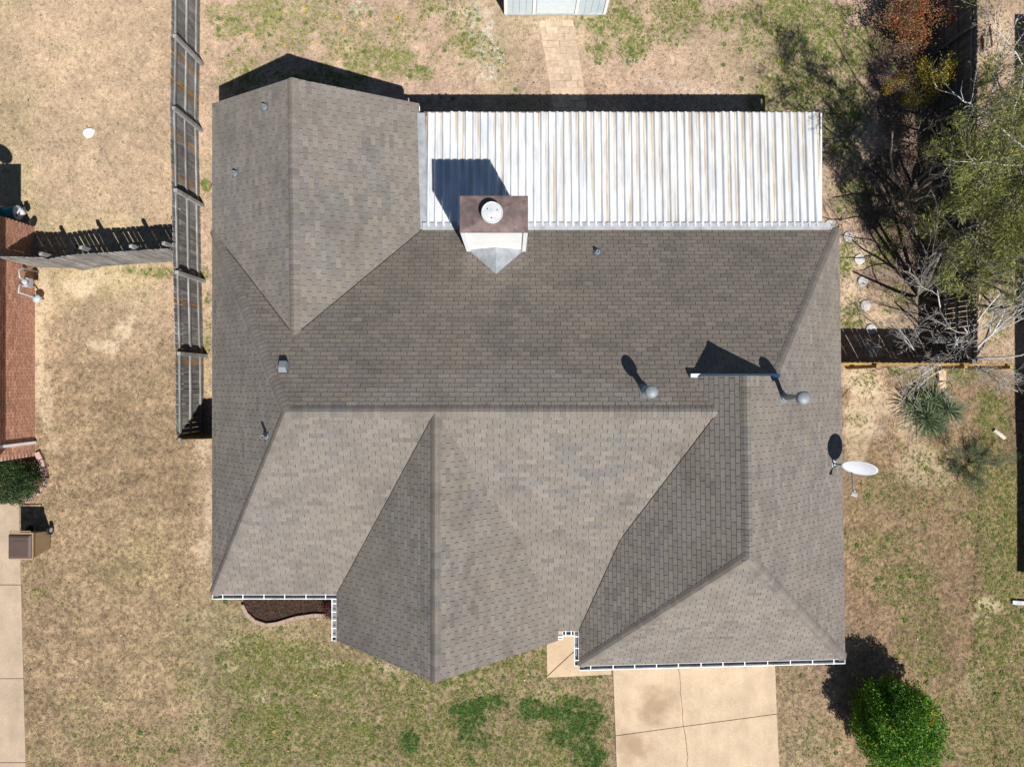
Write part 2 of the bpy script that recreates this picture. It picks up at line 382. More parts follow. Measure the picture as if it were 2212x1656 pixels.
gq = np.stack([idx[:-1,:-1], idx[:-1,1:], idx[1:,1:], idx[1:,:-1]], -1).reshape(-1,4)
k = NT('lawn_soil'); a = k.n('ShaderNodeAttribute'); a.attribute_name = 'soil'
p = k.pos()
f1 = k.ramp(k.noise(p, 42, 4, .7), .28, .72, .62, 1.36); f2 = k.ramp(k.noise(p, 9, 4, .65), .3, .7, .82, 1.16)
cc = k.scale(a.outputs['Color'], k.math('MULTIPLY', f1, f2))
k.bump(k.noise(p, 60, 3, .7), .8, .02)
M_ground = k.fin(cc, .95, 0, .1)
gm = quads_mesh('ground', np.stack([gxf, gyf, ground_z(gxf, gyf)], 1), gq, M_ground, smooth=True)
at = gm.attributes.new('soil', 'FLOAT_COLOR', 'POINT')
at.data.foreach_set('color', np.concatenate([gcol, np.ones((len(gcol),1))],1).astype(np.float32).ravel())
tag(link('ground', gm), kind='structure')

# paved polygons (world)
drive = [W(1322,1400), W(1672,1396), W(1688,1780), W(1336,1780)]
walk = [W(1180,1320), W(1300,1320), W(1300,1400), W(1321,1400), W(1321,1455), W(1180,1462)]
ldrive = [W(-120,1086), W(42,1085), W(60,1780), W(-120,1780)]
bed = [W(520,1240), W(526,1300), W(535,1322), W(553,1339), W(577,1347), W(600,1343), W(640,1331), W(680,1325), W(712,1328), W(740,1380), W(760,1240)]
pathp = [W(1163,46), W(1238,44), W(1272,262), W(1200,262)]
def blocked(x, y):
    m = np.zeros(x.shape, bool)
    for pl in (drive, walk, ldrive, bed, pathp): m |= pip(pl, x, y)
    m |= (x > -7.9) & (x < 8.7) & (y > -5.2) & (y < 6.0)
    m |= (x > -7.9) & (x < -2.9) & (y > 5.9) & (y < 7.2)
    m |= (x > 2.0) & (x < 8.7) & (y > -7.1) & (y < 0)
    m |= (x > -4.4) & (x < 1.0) & (y > -6.6) & (y < 0)
    m |= (x < -14.75) & (y < 4.85) & (y > -2.3)
    m |= (x > -.25) & (x < 2.95) & (y > 11.4)
    return m

# ------------------------------------------------------------------ GRASS (stuff, instanced tufts)
def tuft_mesh(name, nb, L, wid, lean, mat, spread=.02, seed=1):
    rg = random.Random(seed); mb = MB()
    for i in range(nb):
        a_ = rg.uniform(0, 2*math.pi); l = L*rg.uniform(.6, 1.25); ln = rg.uniform(*lean)
        bx, by = rg.uniform(-spread, spread), rg.uniform(-spread, spread)
        d = Vector((math.cos(a_)*math.sin(ln), math.sin(a_)*math.sin(ln), math.cos(ln)))
        d2 = Vector((math.cos(a_)*math.sin(min(1.5,ln+.5)), math.sin(a_)*math.sin(min(1.5,ln+.5)), math.cos(min(1.5,ln+.5))))
        sd_ = Vector((-math.sin(a_), math.cos(a_), 0))*wid*rg.uniform(.7,1.3)
        b = Vector((bx, by, -.004)); m_ = b + d*l*.55; t = m_ + d2*l*.45
        mb.add([b-sd_*.6, b+sd_*.6, m_+sd_, m_-sd_, t], [(0,1,2,3),(3,2,4)])
    return mb.mesh(name, mat)
def weed_mesh(name, mat, seed=3, n=11):
    rg = random.Random(seed); mb = MB()
    for i in range(n):
        a_ = i*2.4+rg.uniform(-.3,.3); l = rg.uniform(.03,.075); w_ = l*.30; z = rg.uniform(.008,.03)
        d = Vector((math.cos(a_), math.sin(a_), 0)); s_ = Vector((-d.y, d.x, 0))
        b = d*.006; b.z = .008
        mb.add([b, b+d*l*.5+s_*w_+Vector((0,0,z)), b+d*l+Vector((0,0,z*.6)), b+d*l*.5-s_*w_+Vector((0,0,z))], [(0,1,2,3)])
    return mb.mesh(name, mat)
def instancer(name, pts, cols, scl, me, label=None):
    base = bpy.data.objects.new(name + '_clump', me)
    m_ = bpy.data.meshes.new(name); m_.vertices.add(len(pts)); m_.vertices.foreach_set('co', pts.astype(np.float32).ravel())
    a_ = m_.attributes.new('Col', 'FLOAT_COLOR', 'POINT'); a_.data.foreach_set('color', np.concatenate([cols, np.ones((len(cols),1))],1).astype(np.float32).ravel())
    a_ = m_.attributes.new('scl', 'FLOAT', 'POINT'); a_.data.foreach_set('value', scl.astype(np.float32))
    a_ = m_.attributes.new('rz', 'FLOAT_VECTOR', 'POINT'); rv = np.zeros((len(pts),3)); rv[:,2] = rng.uniform(0,6.283,len(pts)); rv[:,0] = rng.normal(0,.15,len(pts)); a_.data.foreach_set('vector', rv.astype(np.float32).ravel())
    o = link(name, m_)
    ng = bpy.data.node_groups.new(name+'_scatter', 'GeometryNodeTree')
    ng.interface.new_socket('Geometry', in_out='INPUT', socket_type='NodeSocketGeometry'); ng.interface.new_socket('Geometry', in_out='OUTPUT', socket_type='NodeSocketGeometry')
    N, L = ng.nodes, ng.links
    gi = N.new('NodeGroupInput'); go = N.new('NodeGroupOutput'); ip = N.new('GeometryNodeInstanceOnPoints'); oi = N.new('GeometryNodeObjectInfo'); oi.inputs['Object'].default_value = base
    s_ = N.new('GeometryNodeInputNamedAttribute'); s_.data_type='FLOAT'; s_.inputs[0].default_value='scl'
    r_ = N.new('GeometryNodeInputNamedAttribute'); r_.data_type='FLOAT_VECTOR'; r_.inputs[0].default_value='rz'
    e2r = N.new('FunctionNodeEulerToRotation')
    L.new(gi.outputs[0], ip.inputs['Points']); L.new(oi.outputs['Geometry'], ip.inputs['Instance']); L.new(s_.outputs[0], ip.inputs['Scale'])
    L.new(r_.outputs[0], e2r.inputs[0]); L.new(e2r.outputs[0], ip.inputs['Rotation']); L.new(ip.outputs[0], go.inputs[0])
    md = o.modifiers.new('scatter', 'NODES'); md.node_group = ng
    return tag(o, label, None, None, 'stuff')
M_tuft = attr_mat('grass_blade', .8, .12, 20, .15, 'INSTANCER', .25)
def sample(n):
    x = rng.uniform(-16.9, 16.9, n); y = rng.uniform(-12.7, 12.7, n); kp = ~blocked(x, y); return x[kp], y[kp]
# dormant grass
x, y = sample(330000); f = ground_fields(x, y)
keep = rng.random(len(x)) < np.clip(1.0 - .85*f['d'] - .9*f['mu'] - .8*f['wht'] - .9*f['lush'] - .35*f['g'], .03, 1)
x, y = x[keep], y[keep]; f = {k_: v[keep] for k_, v in f.items()}
c = ground_color(x, y, f)
fresh = np.clip(rng.normal(1.12, .26, len(x)), .45, 1.8)[:,None]
straw = np.array([.52,.405,.285])[None,:]
c = lerp(c, straw, rng.uniform(0,.5,len(x))[:,None]*(1-.55*np.maximum(np.maximum(f['front'],f['lowleft']),f['rightf']))[:,None])*fresh
dk = (rng.random(len(x)) < .09+.17*np.maximum(np.maximum(f['lowleft'],f['front']),f['rightf'])); c[dk] *= .5
instancer('dry_grass', np.stack([x,y,ground_z(x,y)],1), np.clip(c,.01,.85), rng.uniform(.6,1.25,len(x)), tuft_mesh('dry_grass_tuft', 9, .055, .0042, (.75,1.45), M_tuft, .03, 4), 'short dormant straw coloured lawn grass')
# green grass
x, y = sample(300000); f = ground_fields(x, y)
keep = rng.random(len(x)) < np.clip(1.05*f['g'] + 1.0*f['lush'] + .012*(1-f['mu']), 0, 1)
x, y = x[keep], y[keep]; f = {k_: v[keep] for k_, v in f.items()}
bright = np.array([.28,.32,.065])[None,:]; mid = np.array([.15,.20,.045])[None,:]; dark = np.array([.06,.125,.026])[None,:]
c = lerp(mid, bright, rng.random(len(x))[:,None]*.9)
c = lerp(c, np.array([.26,.235,.09])[None,:], (rng.random(len(x))*(f['front']+f['rightf'])*.55)[:,None])
c = lerp(c, dark*rng.uniform(.6,1.9,len(x))[:,None], np.clip(f['lush']*1.2,0,1)[:,None])*rng.uniform(.65,1.3,len(x))[:,None]
instancer('green_grass', np.stack([x,y,ground_z(x,y)],1), np.clip(c,.008,.8), rng.uniform(.65,1.3,len(x))*(1+.25*f['lush']), tuft_mesh('green_grass_tuft', 9, .06, .0048, (.3,1.2), M_tuft, .028, 9), 'patchy green spring grass and clover')
# broad-leaved weeds
x, y = sample(60000); f = ground_fields(x, y)
keep = rng.random(len(x)) < np.clip(.22*f['g']*(f['n3']>.5) + .010*f['back'] + .006*f['rightf']+.012*f['front'], 0, 1)*(1-f['lush'])
x, y = x[keep], y[keep]
c = lerp(np.array([.10,.165,.04])[None,:], np.array([.18,.235,.065])[None,:], rng.random(len(x))[:,None])
instancer('weeds', np.stack([x,y,ground_z(x,y)],1), c, rng.uniform(.45,1.25,len(x)), weed_mesh('weed_rosette', M_tuft), 'low broad leaved weed rosettes')
# dandelions
fl = [(720,35),(735,60),(745,70),(770,48),(775,52),(680,90),(640,85),(800,48),(690,95),(640,300),(443,372),(618,95),(505,150),(545,75),(608,160),(830,30),(860,40),(883,45),(915,48),(950,130),(830,110),(912,140),(920,92),(740,105),(1056,178),(1815,250),(1790,185),(1825,255),(1840,262),(1835,275),(1780,195),(660,20),(600,30),(585,55),(780,150),(1000,25),(560,95),(1100,140),(705,78),(1125,320),(1130,355),(1800,330),(590,1375),(750,1440),(505,1560),(480,1660),(540,1510),(690,1500),(1022,1505),(1745,1488),(1752,1497),(560,1600),(620,1620),(590,1570),(1760,60),(1720,75),(1650,40),(1690,130),(1880,620)]
pts = []
for (px, py) in fl:
    for i in range(random.randint(1, 4)):
        q = W(px+random.gauss(0,5), py+random.gauss(0,5)); pts.append((q[0], q[1], .05))
pts = np.array(pts); mbd = MB()
for i in range(7):
    a_ = i*.9; mbd.obox((.018*math.cos(a_)*(i>0), .018*math.sin(a_)*(i>0), .01), (.013,0,0), (0,.013,0), (0,0,.006))
instancer('dandelions', pts, np.repeat([[.75,.55,.03]], len(pts), 0)*rng.uniform(.7,1.1,(len(pts),1)), rng.uniform(.4,.8,len(pts)), mbd.mesh('dandelion_head', M_tuft), 'small yellow dandelion flowers in the lawn')
# leaf litter under the trees and bits on the lawns
def chip_mesh(name, mat, w=.03, l=.05):
    mb = MB(); mb.add([(-l,0,.004),(0,-w,.012),(l,0,.006),(0,w,.014)], [(0,1,2,3)]); return mb.mesh(name, mat)
x, y = sample(90000); f = ground_fields(x, y)
keep = (rng.random(len(x)) < f['mu']*.75 + .006)
x, y = x[keep], y[keep]
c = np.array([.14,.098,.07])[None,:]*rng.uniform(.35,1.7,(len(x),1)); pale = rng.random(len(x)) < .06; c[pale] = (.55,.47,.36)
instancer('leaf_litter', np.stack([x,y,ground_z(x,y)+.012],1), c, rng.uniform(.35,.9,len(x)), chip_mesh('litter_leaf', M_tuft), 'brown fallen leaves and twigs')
# pale gravel bits
x, y = sample(120000); f = ground_fields(x, y)
keep = rng.random(len(x)) < f['wht']*.8 + .0012 + .006*f['rightf'] + .003*f['front']
x, y = x[keep], y[keep]; mbd = MB(); mbd.obox((0,0,.006),(.014,.004,0),(-.003,.011,.002),(0,0,.008))
instancer('gravel_bits', np.stack([x,y,ground_z(x,y)+.01],1), np.array([.68,.64,.58])[None,:]*rng.uniform(.6,1.15,(len(x),1)), rng.uniform(.4,1.3,len(x)), mbd.mesh('gravel_bit', M_tuft), 'scattered pale gravel and shell bits')

# ------------------------------------------------------------------ PAVING
def slab_set(root, polys, z0, z1, mat, name='slab'):
    for pl in polys:
        mb = MB(); mb.prism(pl, z0, z1); mb.build(name, mat, root)
drive_root = bpy.data.objects.new('driveway', None); col.objects.link(drive_root); tag(drive_root, 'tan exposed aggregate driveway in front of the garage', kind='structure')
s1, s2 = W(1418,1525), W(1368,1615)
M_drive = concrete_mat('exposed_aggregate', (.47,.36,.245), [(s1[0], s1[1], .75, .55), (s2[0], s2[1], .65, .5)])
def crackline(a, b, n, amp, seed):
    rg = random.Random(seed); out = []
    for i in range(n+1):
        t = i/n; o = rg.uniform(-amp, amp)*(0 < i < n)
        out.append((a[0]+(b[0]-a[0])*t+o, a[1]+(b[1]-a[1])*t))
    return out
top_l, top_m, top_r = W(1322,1400), W(1462,1398), W(1672,1396)
jl, jm, jr = W(1329.5,1587), W(1476,1567), W(1677,1540)
bl, bm_, br = W(1336,1780), W(1500,1780), W(1688,1780)
c1 = crackline(top_m, jm, 12, .025, 2); c2 = crackline(jm, bm_, 16, .035, 5); g_ = .011
sh = lambda pl, dx, dy: [(x_+dx, y_+dy) for x_, y_ in pl]
slab_set(drive_root, [
    [top_l, *sh(c1,-.006,0), (jm[0]-.006, jm[1]+g_), (jl[0], jl[1]+g_)],
    [*sh(c1,.006,0)[::-1], top_r, (jr[0], jr[1]+g_), (jm[0]+.006, jm[1]+g_)],
    [(jl[0], jl[1]-g_), (jm[0]-.006, jm[1]-g_), *sh(c2,-.008,0)[1:], bl],
    [(jm[0]+.006, jm[1]-g_), (jr[0], jr[1]-g_), br, *sh(c2,.008,0)[1:][::-1]]], -.1, .035, M_drive)
walk_root = bpy.data.objects.new('walkway', None); col.objects.link(walk_root); tag(walk_root, 'tan aggregate entry walk between front gable and garage', kind='structure')
M_walk = concrete_mat('walk_aggregate', (.47,.355,.235))
slab_set(walk_root, [[W(1180,1320), W(1300,1320), W(1300,1348), W(1182,1457.5)],
                     [W(1300,1350.5), W(1300,1400), W(1320.3,1400), W(1320.3,1455), W(1180.5,1462), W(1182,1460)]], -.1, .03, M_walk)
ld_root = bpy.data.objects.new('side_driveway', None); col.objects.link(ld_root); tag(ld_root, 'neighbouring tan concrete driveway at the left edge', kind='structure')
M_ld = concrete_mat('neighbour_concrete', (.385,.30,.215))
ys_ = [1085, 1262, 1464, 1645, 1780]
slab_set(ld_root, [[W(-120,ys_[i]+.7), W(42+18*(ys_[i]-1085)/695,ys_[i]+.7), W(42+18*(ys_[i+1]-1085)/695,ys_[i+1]-.7), W(-120,ys_[i+1]-.7)] for i in range(4)], -.1, .03, M_ld)
# paver path to the shed
path_root = bpy.data.objects.new('garden_path', None); col.objects.link(path_root); tag(path_root, 'worn tan paver path leading to the shed', kind='structure')
M_paver = plain('tan_paver', (.43,.325,.23), .9, .18, 9, bump=.4, bsc=60, rnd=.12)
rows = 15
for j in range(rows):
    v0, v1 = j/rows, (j+1)/rows
    L0, R0 = W(1163+37*v0, 46+216*v0), W(1238+34*v0, 44+218*v0); L1, R1 = W(1163+37*v1, 46+216*v1), W(1238+34*v1, 44+218*v1)
    off = .5*(j % 2)
    cuts = sorted({0.0, 1.0, *[(i+off)/3 for i in range(0, 4) if 0.02 < (i+off)/3 < .98]})
    for i in range(len(cuts)-1):
        u0, u1 = cuts[i], cuts[i+1]
        P = lambda A, B, u: (A[0]+(B[0]-A[0])*u, A[1]+(B[1]-A[1])*u)
        q = [P(L0,R0,u0), P(L0,R0,u1), P(L1,R1,u1), P(L1,R1,u0)]; cx = sum(t[0] for t in q)/4; cy = sum(t[1] for t in q)/4
        jit = (random.gauss(0,.006), random.gauss(0,.006)); q = [(cx+(a_-cx)*.985+jit[0], cy+(b_-cy)*.97+jit[1]) for a_, b_ in q]
        zt = .022+random.uniform(-.006,.006); mb = MB(); mb.prism(q, -.04, zt); mb.build('paver', M_paver, path_root)
# bare sand strip where the eave drips on the patio side is under cover: concrete patio
pt = MB(); pt.prism([(-2.3,4.3),(8.4,4.3),(8.4,7.0),(-2.3,7.0)], -.1, .04)
tag(pt.build('patio', plain('patio_concrete', (.36,.33,.29), .9, .15, 4)), kind='structure')
# mulch bed + edging
mb = MB(); mb.prism(bed, -.05, .03)
tag(mb.build('mulch_bed', plain('dark_mulch', (.05,.033,.024), .95, .5, 26, bump=1, bsc=40)), 'dark brown mulch bed under the left front eave', kind='structure')
x = rng.uniform(-8.6,-5.0,16000); y = rng.uniform(-8.2,-5.5,16000); kp = pip(bed, x, y); x, y = x[kp], y[kp]
cm = np.array([.085,.052,.036])[None,:]*rng.uniform(.3,1.7,(len(x),1)); rd = rng.random(len(x)) < .06; cm[rd] = (.14,.05,.04)
instancer('mulch_chips', np.stack([x,y,np.full(len(x),.04)],1), cm, rng.uniform(.35,.9,len(x)), chip_mesh('mulch_chip', M_tuft, .014, .055), 'dark brown wood mulch chips')
edge_root = thing('garden_edging', 'curved pinkish concrete edging round the front mulch bed', 'edging', (*W(577,1347), 0))
M_edge = plain('pink_edging', (.31,.22,.17), .85, .15, 8, bump=.3)
epl = [W(526,1304), W(535,1322), W(553,1339), W(577,1347), W(600,1344), W(640,1332), W(680,1326), W(706,1327)]
pts_ = []
for i in range(len(epl)-1):
    for t in (0, .5): pts_.append((epl[i][0]*(1-t)+epl[i+1][0]*t, epl[i][1]*(1-t)+epl[i+1][1]*t))
pts_.append(epl[-1])
for a_, b_ in zip(pts_, pts_[1:]):
    d = Vector((b_[0]-a_[0], b_[1]-a_[1], 0)); d *= .96
    mb = MB(); mb.bar((a_[0], a_[1], .05), (a_[0]+d.x, a_[1]+d.y, .05), .11, .16); mb.build('edging_block', M_edge, edge_root)

# ------------------------------------------------------------------ HOUSE
U = 19.5 / F; ZE = 2.5
plN = (.559*332, 0, -.559); plS = (.534*455, 0, .534); plS2 = (.337*534, 0, .337)
plW = (.947*647, .947, 0)
plE = (.877*710.65, -.877, -.877*.014); plG = (-.877*136.44, .877, .877*.014)
plSg = (.88*(609+144*.0261), -.88*.0261, .88)
plCw = (.911*379, .911, 0); plCe = (.8866*99.5, -.8866, 0)
plWw = (.6103*647, .6103, 0); plWe = (.5508*(-201+606*.0255), -.5508, -.5508*.0255)
def row(p_): return (np.array([-p_[1], -p_[2], 1.0]), p_[0])
def yv(v): return (np.array([0,1.0,0]), v)
def xv(v): return (np.array([1.0,0,0]), v)
h0 = (np.array([0,0,1.0]), 0.0)
def X3(a, b, c):
    rows_ = [r_ if isinstance(r_[0], np.ndarray) else row(r_) for r_ in (a,b,c)]
    s_ = np.linalg.solve(np.stack([r_[0] for r_ in rows_]), np.array([r_[1] for r_ in rows_]))
    return Vector((s_[0]*U, s_[1]*U, ZE + s_[2]*U))
YG, YC, YWN = 14.0, -555.0, 604.0
RL = X3(plN,plS,plW); RR = X3(plN,plS,plG); NW = X3(plW,plN,h0); SW = X3(plW,plS,h0)
VG = X3(plN,plG,yv(YG)); HG = X3(plN,plE,yv(YG)); NE = X3(plN,plE,h0); VWE = X3(plN,plWe,h0); PW = X3(plN,plWw,plWe)
WA = X3(plWw,plWe,yv(YWN)); WW1 = X3(plWw,h0,yv(YWN)); WE1 = X3(plWe,h0,yv(YWN))
GA = X3(plE,plG,yv(YG)); GR = X3(plE,plG,plSg); SE = X3(plE,plSg,h0); SWg = X3(plG,plSg,h0)
K = X3(plS,plS2,plG); KL = X3(plS,plS2,plCe); B = X3(plS2,plG,h0); BL = X3(plS2,plCe,h0)
C0 = X3(plS,plCw,plCe); SC = X3(plS,plCw,h0); CW1 = X3(plCw,h0,yv(YC)); CE1 = X3(plCe,h0,yv(YC)); CA = X3(plCw,plCe,yv(YC))
C0r = C0.copy()
FACES = {
 'N': [NW, RL, RR, VG, HG, NE, VWE, PW], 'W': [NW, SW, RL], 'Ww': [NW, PW, WA, WW1], 'We': [VWE, WE1, WA, PW],
 'E': [NE, HG, GA, GR, SE], 'G': [GA, VG, RR, K, B, SWg, GR], 'Sg': [SWg, SE, GR],
 'S1': [SW, SC, C0, RL], 'S2': [C0, KL, K, RR], 'S3': [KL, BL, B, K], 'Cw': [C0, SC, CW1, CA], 'Ce': [C0, CA, CE1, BL, KL]}
PL = {'N':plN,'W':plW,'Ww':plWw,'We':plWe,'E':plE,'G':plG,'Sg':plSg,'S1':plS,'S2':plS,'S3':plS2,'Cw':plCw,'Ce':plCe}
VALLEYS = [(VWE,PW),(PW,NW),(RR,K),(K,B),(C0,SC)]
def pl_normal(p_): return Vector((-p_[1], -p_[2], 1)).normalized()
def roof_pt(pl, px, py, lift=0.0):
    """point on a roof plane under the surveyed direction"""
    a_, b_, c_ = pl; z = ZE+1
    for _ in range(40):
        x_, y_ = W(px, py, z); z = ZE + (a_ + b_*x_/U + c_*y_/U)*U
    return Vector((x_, y_, z+lift))
house = thing('house', 'large single storey house with grey brown shingled hip and gable roof', 'house', (0,0,0))
deck = MB()
for nm, pg in FACES.items():
    n_ = pl_normal(PL[nm]); 
    pts3 = [p_ - n_*.004 for p_ in pg]
    a_ = sum((pg[i].x*pg[(i+1)%len(pg)].y - pg[(i+1)%len(pg)].x*pg[i].y) for i in range(len(pg)))
    if a_ < 0: pts3 = pts3[::-1]
    deck.add(pts3, [tuple(range(len(pts3)))])
roof = deck.build('roof', M_deck, house)

def clip_half(poly, ax, v, keep_less):
    out = []
    for i in range(len(poly)):
        p_, q_ = poly[i], poly[(i+1)%len(poly)]
        ip = (p_[ax] <= v) if keep_less else (p_[ax] >= v); iq = (q_[ax] <= v) if keep_less else (q_[ax] >= v)
        if ip: out.append(p_)
        if ip != iq:
            t = (v-p_[ax])/(q_[ax]-p_[ax]); out.append((p_[0]+(q_[0]-p_[0])*t, p_[1]+(q_[1]-p_[1])*t))
    return out
def clip_line(poly, a_, b_, off, inside):
    """keep the side of line ab that holds the point inside, moved in by off"""
    nx_, ny_ = -(b_[1]-a_[1]), b_[0]-a_[0]; L = math.hypot(nx_, ny_); nx_/=L; ny_/=L
    if (inside[0]-a_[0])*nx_+(inside[1]-a_[1])*ny_ < 0: nx_, ny_ = -nx_, -ny_
    d = lambda p_: (p_[0]-a_[0])*nx_+(p_[1]-a_[1])*ny_-off
    out = []
    for i in range(len(poly)):
        p_, q_ = poly[i], poly[(i+1)%len(poly)]; dp, dq = d(p_), d(q_)
        if dp >= 0: out.append(p_)
        if (dp >= 0) != (dq >= 0):
            t = dp/(dp-dq); out.append((p_[0]+(q_[0]-p_[0])*t, p_[1]+(q_[1]-p_[1])*t))
    return out
def segdist(p_, a_, b_):
    vx, vy = b_[0]-a_[0], b_[1]-a_[1]; t = max(0, min(1, ((p_[0]-a_[0])*vx+(p_[1]-a_[1])*vy)/(vx*vx+vy*vy)))
    return math.hypot(p_[0]-a_[0]-vx*t, p_[1]-a_[1]-vy*t)
EXPO, TAB, SLOT = .127, .305, .012
rs = random.Random(5)
def tab_color(P):
    r_ = rs.random(); bl = fbm(np.array([P.x*.5]), np.array([P.y*.5+P.z]), 61, 3)[0] if P is not None else .5
    b = (.178,.157,.137) if r_ < .86 else (.192,.166,.138) if r_ < .93 else (.150,.132,.118)
    if bl > .56 and rs.random() < (bl-.55)*2.0: b = (.155,.142,.130)
    k_ = rs.uniform(.89, 1.10); return tuple(v*k_ for v in b)
def wedge(mb, poly, t0, t1, c, fr=None, lift=0.0):
    n = len(poly); hb, ht = .0115, .0020
    up = [(s_, t_, ht+(hb-ht)*(1-(t_-t0)/(t1-t0))+lift) for s_, t_ in poly]; dn = [(s_, t_, -.003) for s_, t_ in poly]
    pts3 = up + dn
    if fr: O, e, t, n_ = fr; pts3 = [O + e*a_ + t*b_ + n_*c_ for a_, b_, c_ in pts3]
    mb.add(pts3, [tuple(range(n))]+[(n+i, n+(i+1)%n, (i+1)%n, i) for i in range(n)], c)
tabs = []; field = MB()
for nm, pg in FACES.items():
    a_, b_, c_ = PL[nm]; n_ = pl_normal(PL[nm]); g2 = Vector((b_, c_, 0)).normalized()     # uphill
    e = Vector((g2.y, -g2.x, 0)); t = n_.cross(e)
    if t.z < 0: e = -e; t = n_.cross(e)
    O = min(pg, key=lambda p_: p_.z).copy()
    if nm in ('S2',): O = SW.copy()
    loc = [((p_-O).dot(e), (p_-O).dot(t)) for p_ in pg]
    if sum(loc[i][0]*loc[(i+1)%len(loc)][1]-loc[(i+1)%len(loc)][0]*loc[i][1] for i in range(len(loc))) < 0: loc = loc[::-1]
    vl = [(((A-O).dot(e), (A-O).dot(t)), ((D-O).dot(e), (D-O).dot(t))) for A, D in VALLEYS if any((A-q).length < 1e-4 for q in pg) and any((D-q).length < 1e-4 for q in pg)]
    s0, s1_ = min(p_[0] for p_ in loc), max(p_[0] for p_ in loc); t0, t1 = min(p_[1] for p_ in loc), max(p_[1] for p_ in loc)
    eave = abs(t0) < 1e-3
    j = math.floor(t0/EXPO)
    while j*EXPO < t1:
        ta, tb = j*EXPO, (j+1)*EXPO
        rowp = clip_half(clip_half(loc, 1, ta, False), 1, tb, True)
        if len(rowp) >= 3:
            off = (TAB/2 if j % 2 else 0) + rs.uniform(-.018, .018)
            i0 = math.floor((min(p_[0] for p_ in rowp)-off)/TAB); i1 = math.ceil((max(p_[0] for p_ in rowp)-off)/TAB)
            for i in range(i0, i1):
                sa, sb = off+i*TAB+SLOT/2, off+(i+1)*TAB-SLOT/2
                q = clip_half(clip_half(rowp, 0, sa, False), 0, sb, True)
                if len(q) < 3: continue
                cr = [q[k_][0]*q[(k_+1)%len(q)][1]-q[(k_+1)%len(q)][0]*q[k_][1] for k_ in range(len(q))]; sa2 = sum(cr)
                if abs(sa2) < 2e-4: continue
                cx = sum((q[k_][0]+q[(k_+1)%len(q)][0])*cr[k_] for k_ in range(len(q)))/(3*sa2); cy = sum((q[k_][1]+q[(k_+1)%len(q)][1])*cr[k_] for k_ in range(len(q)))/(3*sa2)
                for (A, D) in vl:
                    tt = ((cx-A[0])*(D[0]-A[0])+(cy-A[1])*(D[1]-A[1]))/((D[0]-A[0])**2+(D[1]-A[1])**2)
                    if 0 < tt < 1 and segdist((cx,cy), A, D) < .35 and len(q) >= 3: q = clip_line(q, A, D, .016, (cx, cy))
                qq = []
                for p_ in q:
                    if not qq or math.hypot(p_[0]-qq[-1][0], p_[1]-qq[-1][1]) > 1e-4: qq.append(p_)
                if len(qq) > 1 and math.hypot(qq[0][0]-qq[-1][0], qq[0][1]-qq[-1][1]) < 1e-4: qq.pop()
                ar = abs(sum(qq[k_][0]*qq[(k_+1)%len(qq)][1]-qq[(k_+1)%len(qq)][0]*qq[k_][1] for k_ in range(len(qq))))/2 if len(qq) >= 3 else 0
                if ar < 2e-4: continue
                full = abs(ar-(TAB-SLOT)*EXPO) < 1e-5
                P3 = O + e*cx + t*cy; view = (Vector((0,0,H))-P3); size = ar*abs(view.normalized().dot(n_))/view.length_squared
                tabs.append((size if full else 0, qq, ta, tb, (O, e, t, n_), (sa, ta), P3))
        j += 1
tabs.sort(key=lambda a_: -a_[0])
variants = []
for v in range(14):
    mb = MB(); w_ = TAB-SLOT
    wedge(mb, [(0,0),(w_,0),(w_,EXPO),(0,EXPO)], 0, EXPO, tab_color(None), lift=rs.uniform(0,.001)); variants.append(mb.mesh('shingle', M_shingle))
for i, (sz, q, ta, tb, fr, (sa, ta_), P3) in enumerate(tabs):
    O, e, t, n_ = fr
    if i < 300:
        P = O + e*sa + t*ta_
        M = Matrix(((e.x,t.x,n_.x,P.x),(e.y,t.y,n_.y,P.y),(e.z,t.z,n_.z,P.z),(0,0,0,1)))
        link('shingle', variants[rs.randrange(14)], roof, M)
    else:
        north_shade = .88 if t.y < -.5 else 1.0      # north slope tabs darkened, its shade deepened in the colour
        wedge(field, q, ta, tb, tuple(v*(1-(1-north_shade)*w_) for v, w_ in zip(tab_color(P3), (.8, 1.0, 1.3))), fr, rs.uniform(0,.001))
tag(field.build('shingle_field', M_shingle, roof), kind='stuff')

# ridge and hip caps
def cap_piece(mb, A, d, L, d1, d2, up, c, w=.165):
    prof = [d1*w+up*.012, d1*w*.5+up*.028, up*.022, d2*w*.5+up*.028, d2*w+up*.012]
    lo = [A + q + up*.007 for q in prof]; hi = [A + d*L + q - up*.004 for q in prof]
    base_lo = [p_ - up*.03 for p_ in lo]; base_hi = [p_ - up*.03 for p_ in hi]
    vv = lo + hi + base_lo + base_hi
    fs = [(i, i+1, 6+i, 5+i) for i in range(4)] + [(10+i, 11+i, i+1, i) for i in range(4)] + [(0,5,15,10), (4,14,19,9)]
    mb.add(vv, fs, c)
RIDGES = [(C0r,RL,'N','S1'),(C0r,RR,'N','S2'),(NW,RL,'N','W'),(SW,RL,'W','S1'),(WA,PW,'Ww','We'),(NE,HG,'N','E'),(GA,GR,'E','G'),(SE,GR,'E','Sg'),(SWg,GR,'G','Sg'),(CA,C0,'Cw','Ce')]
caps = []
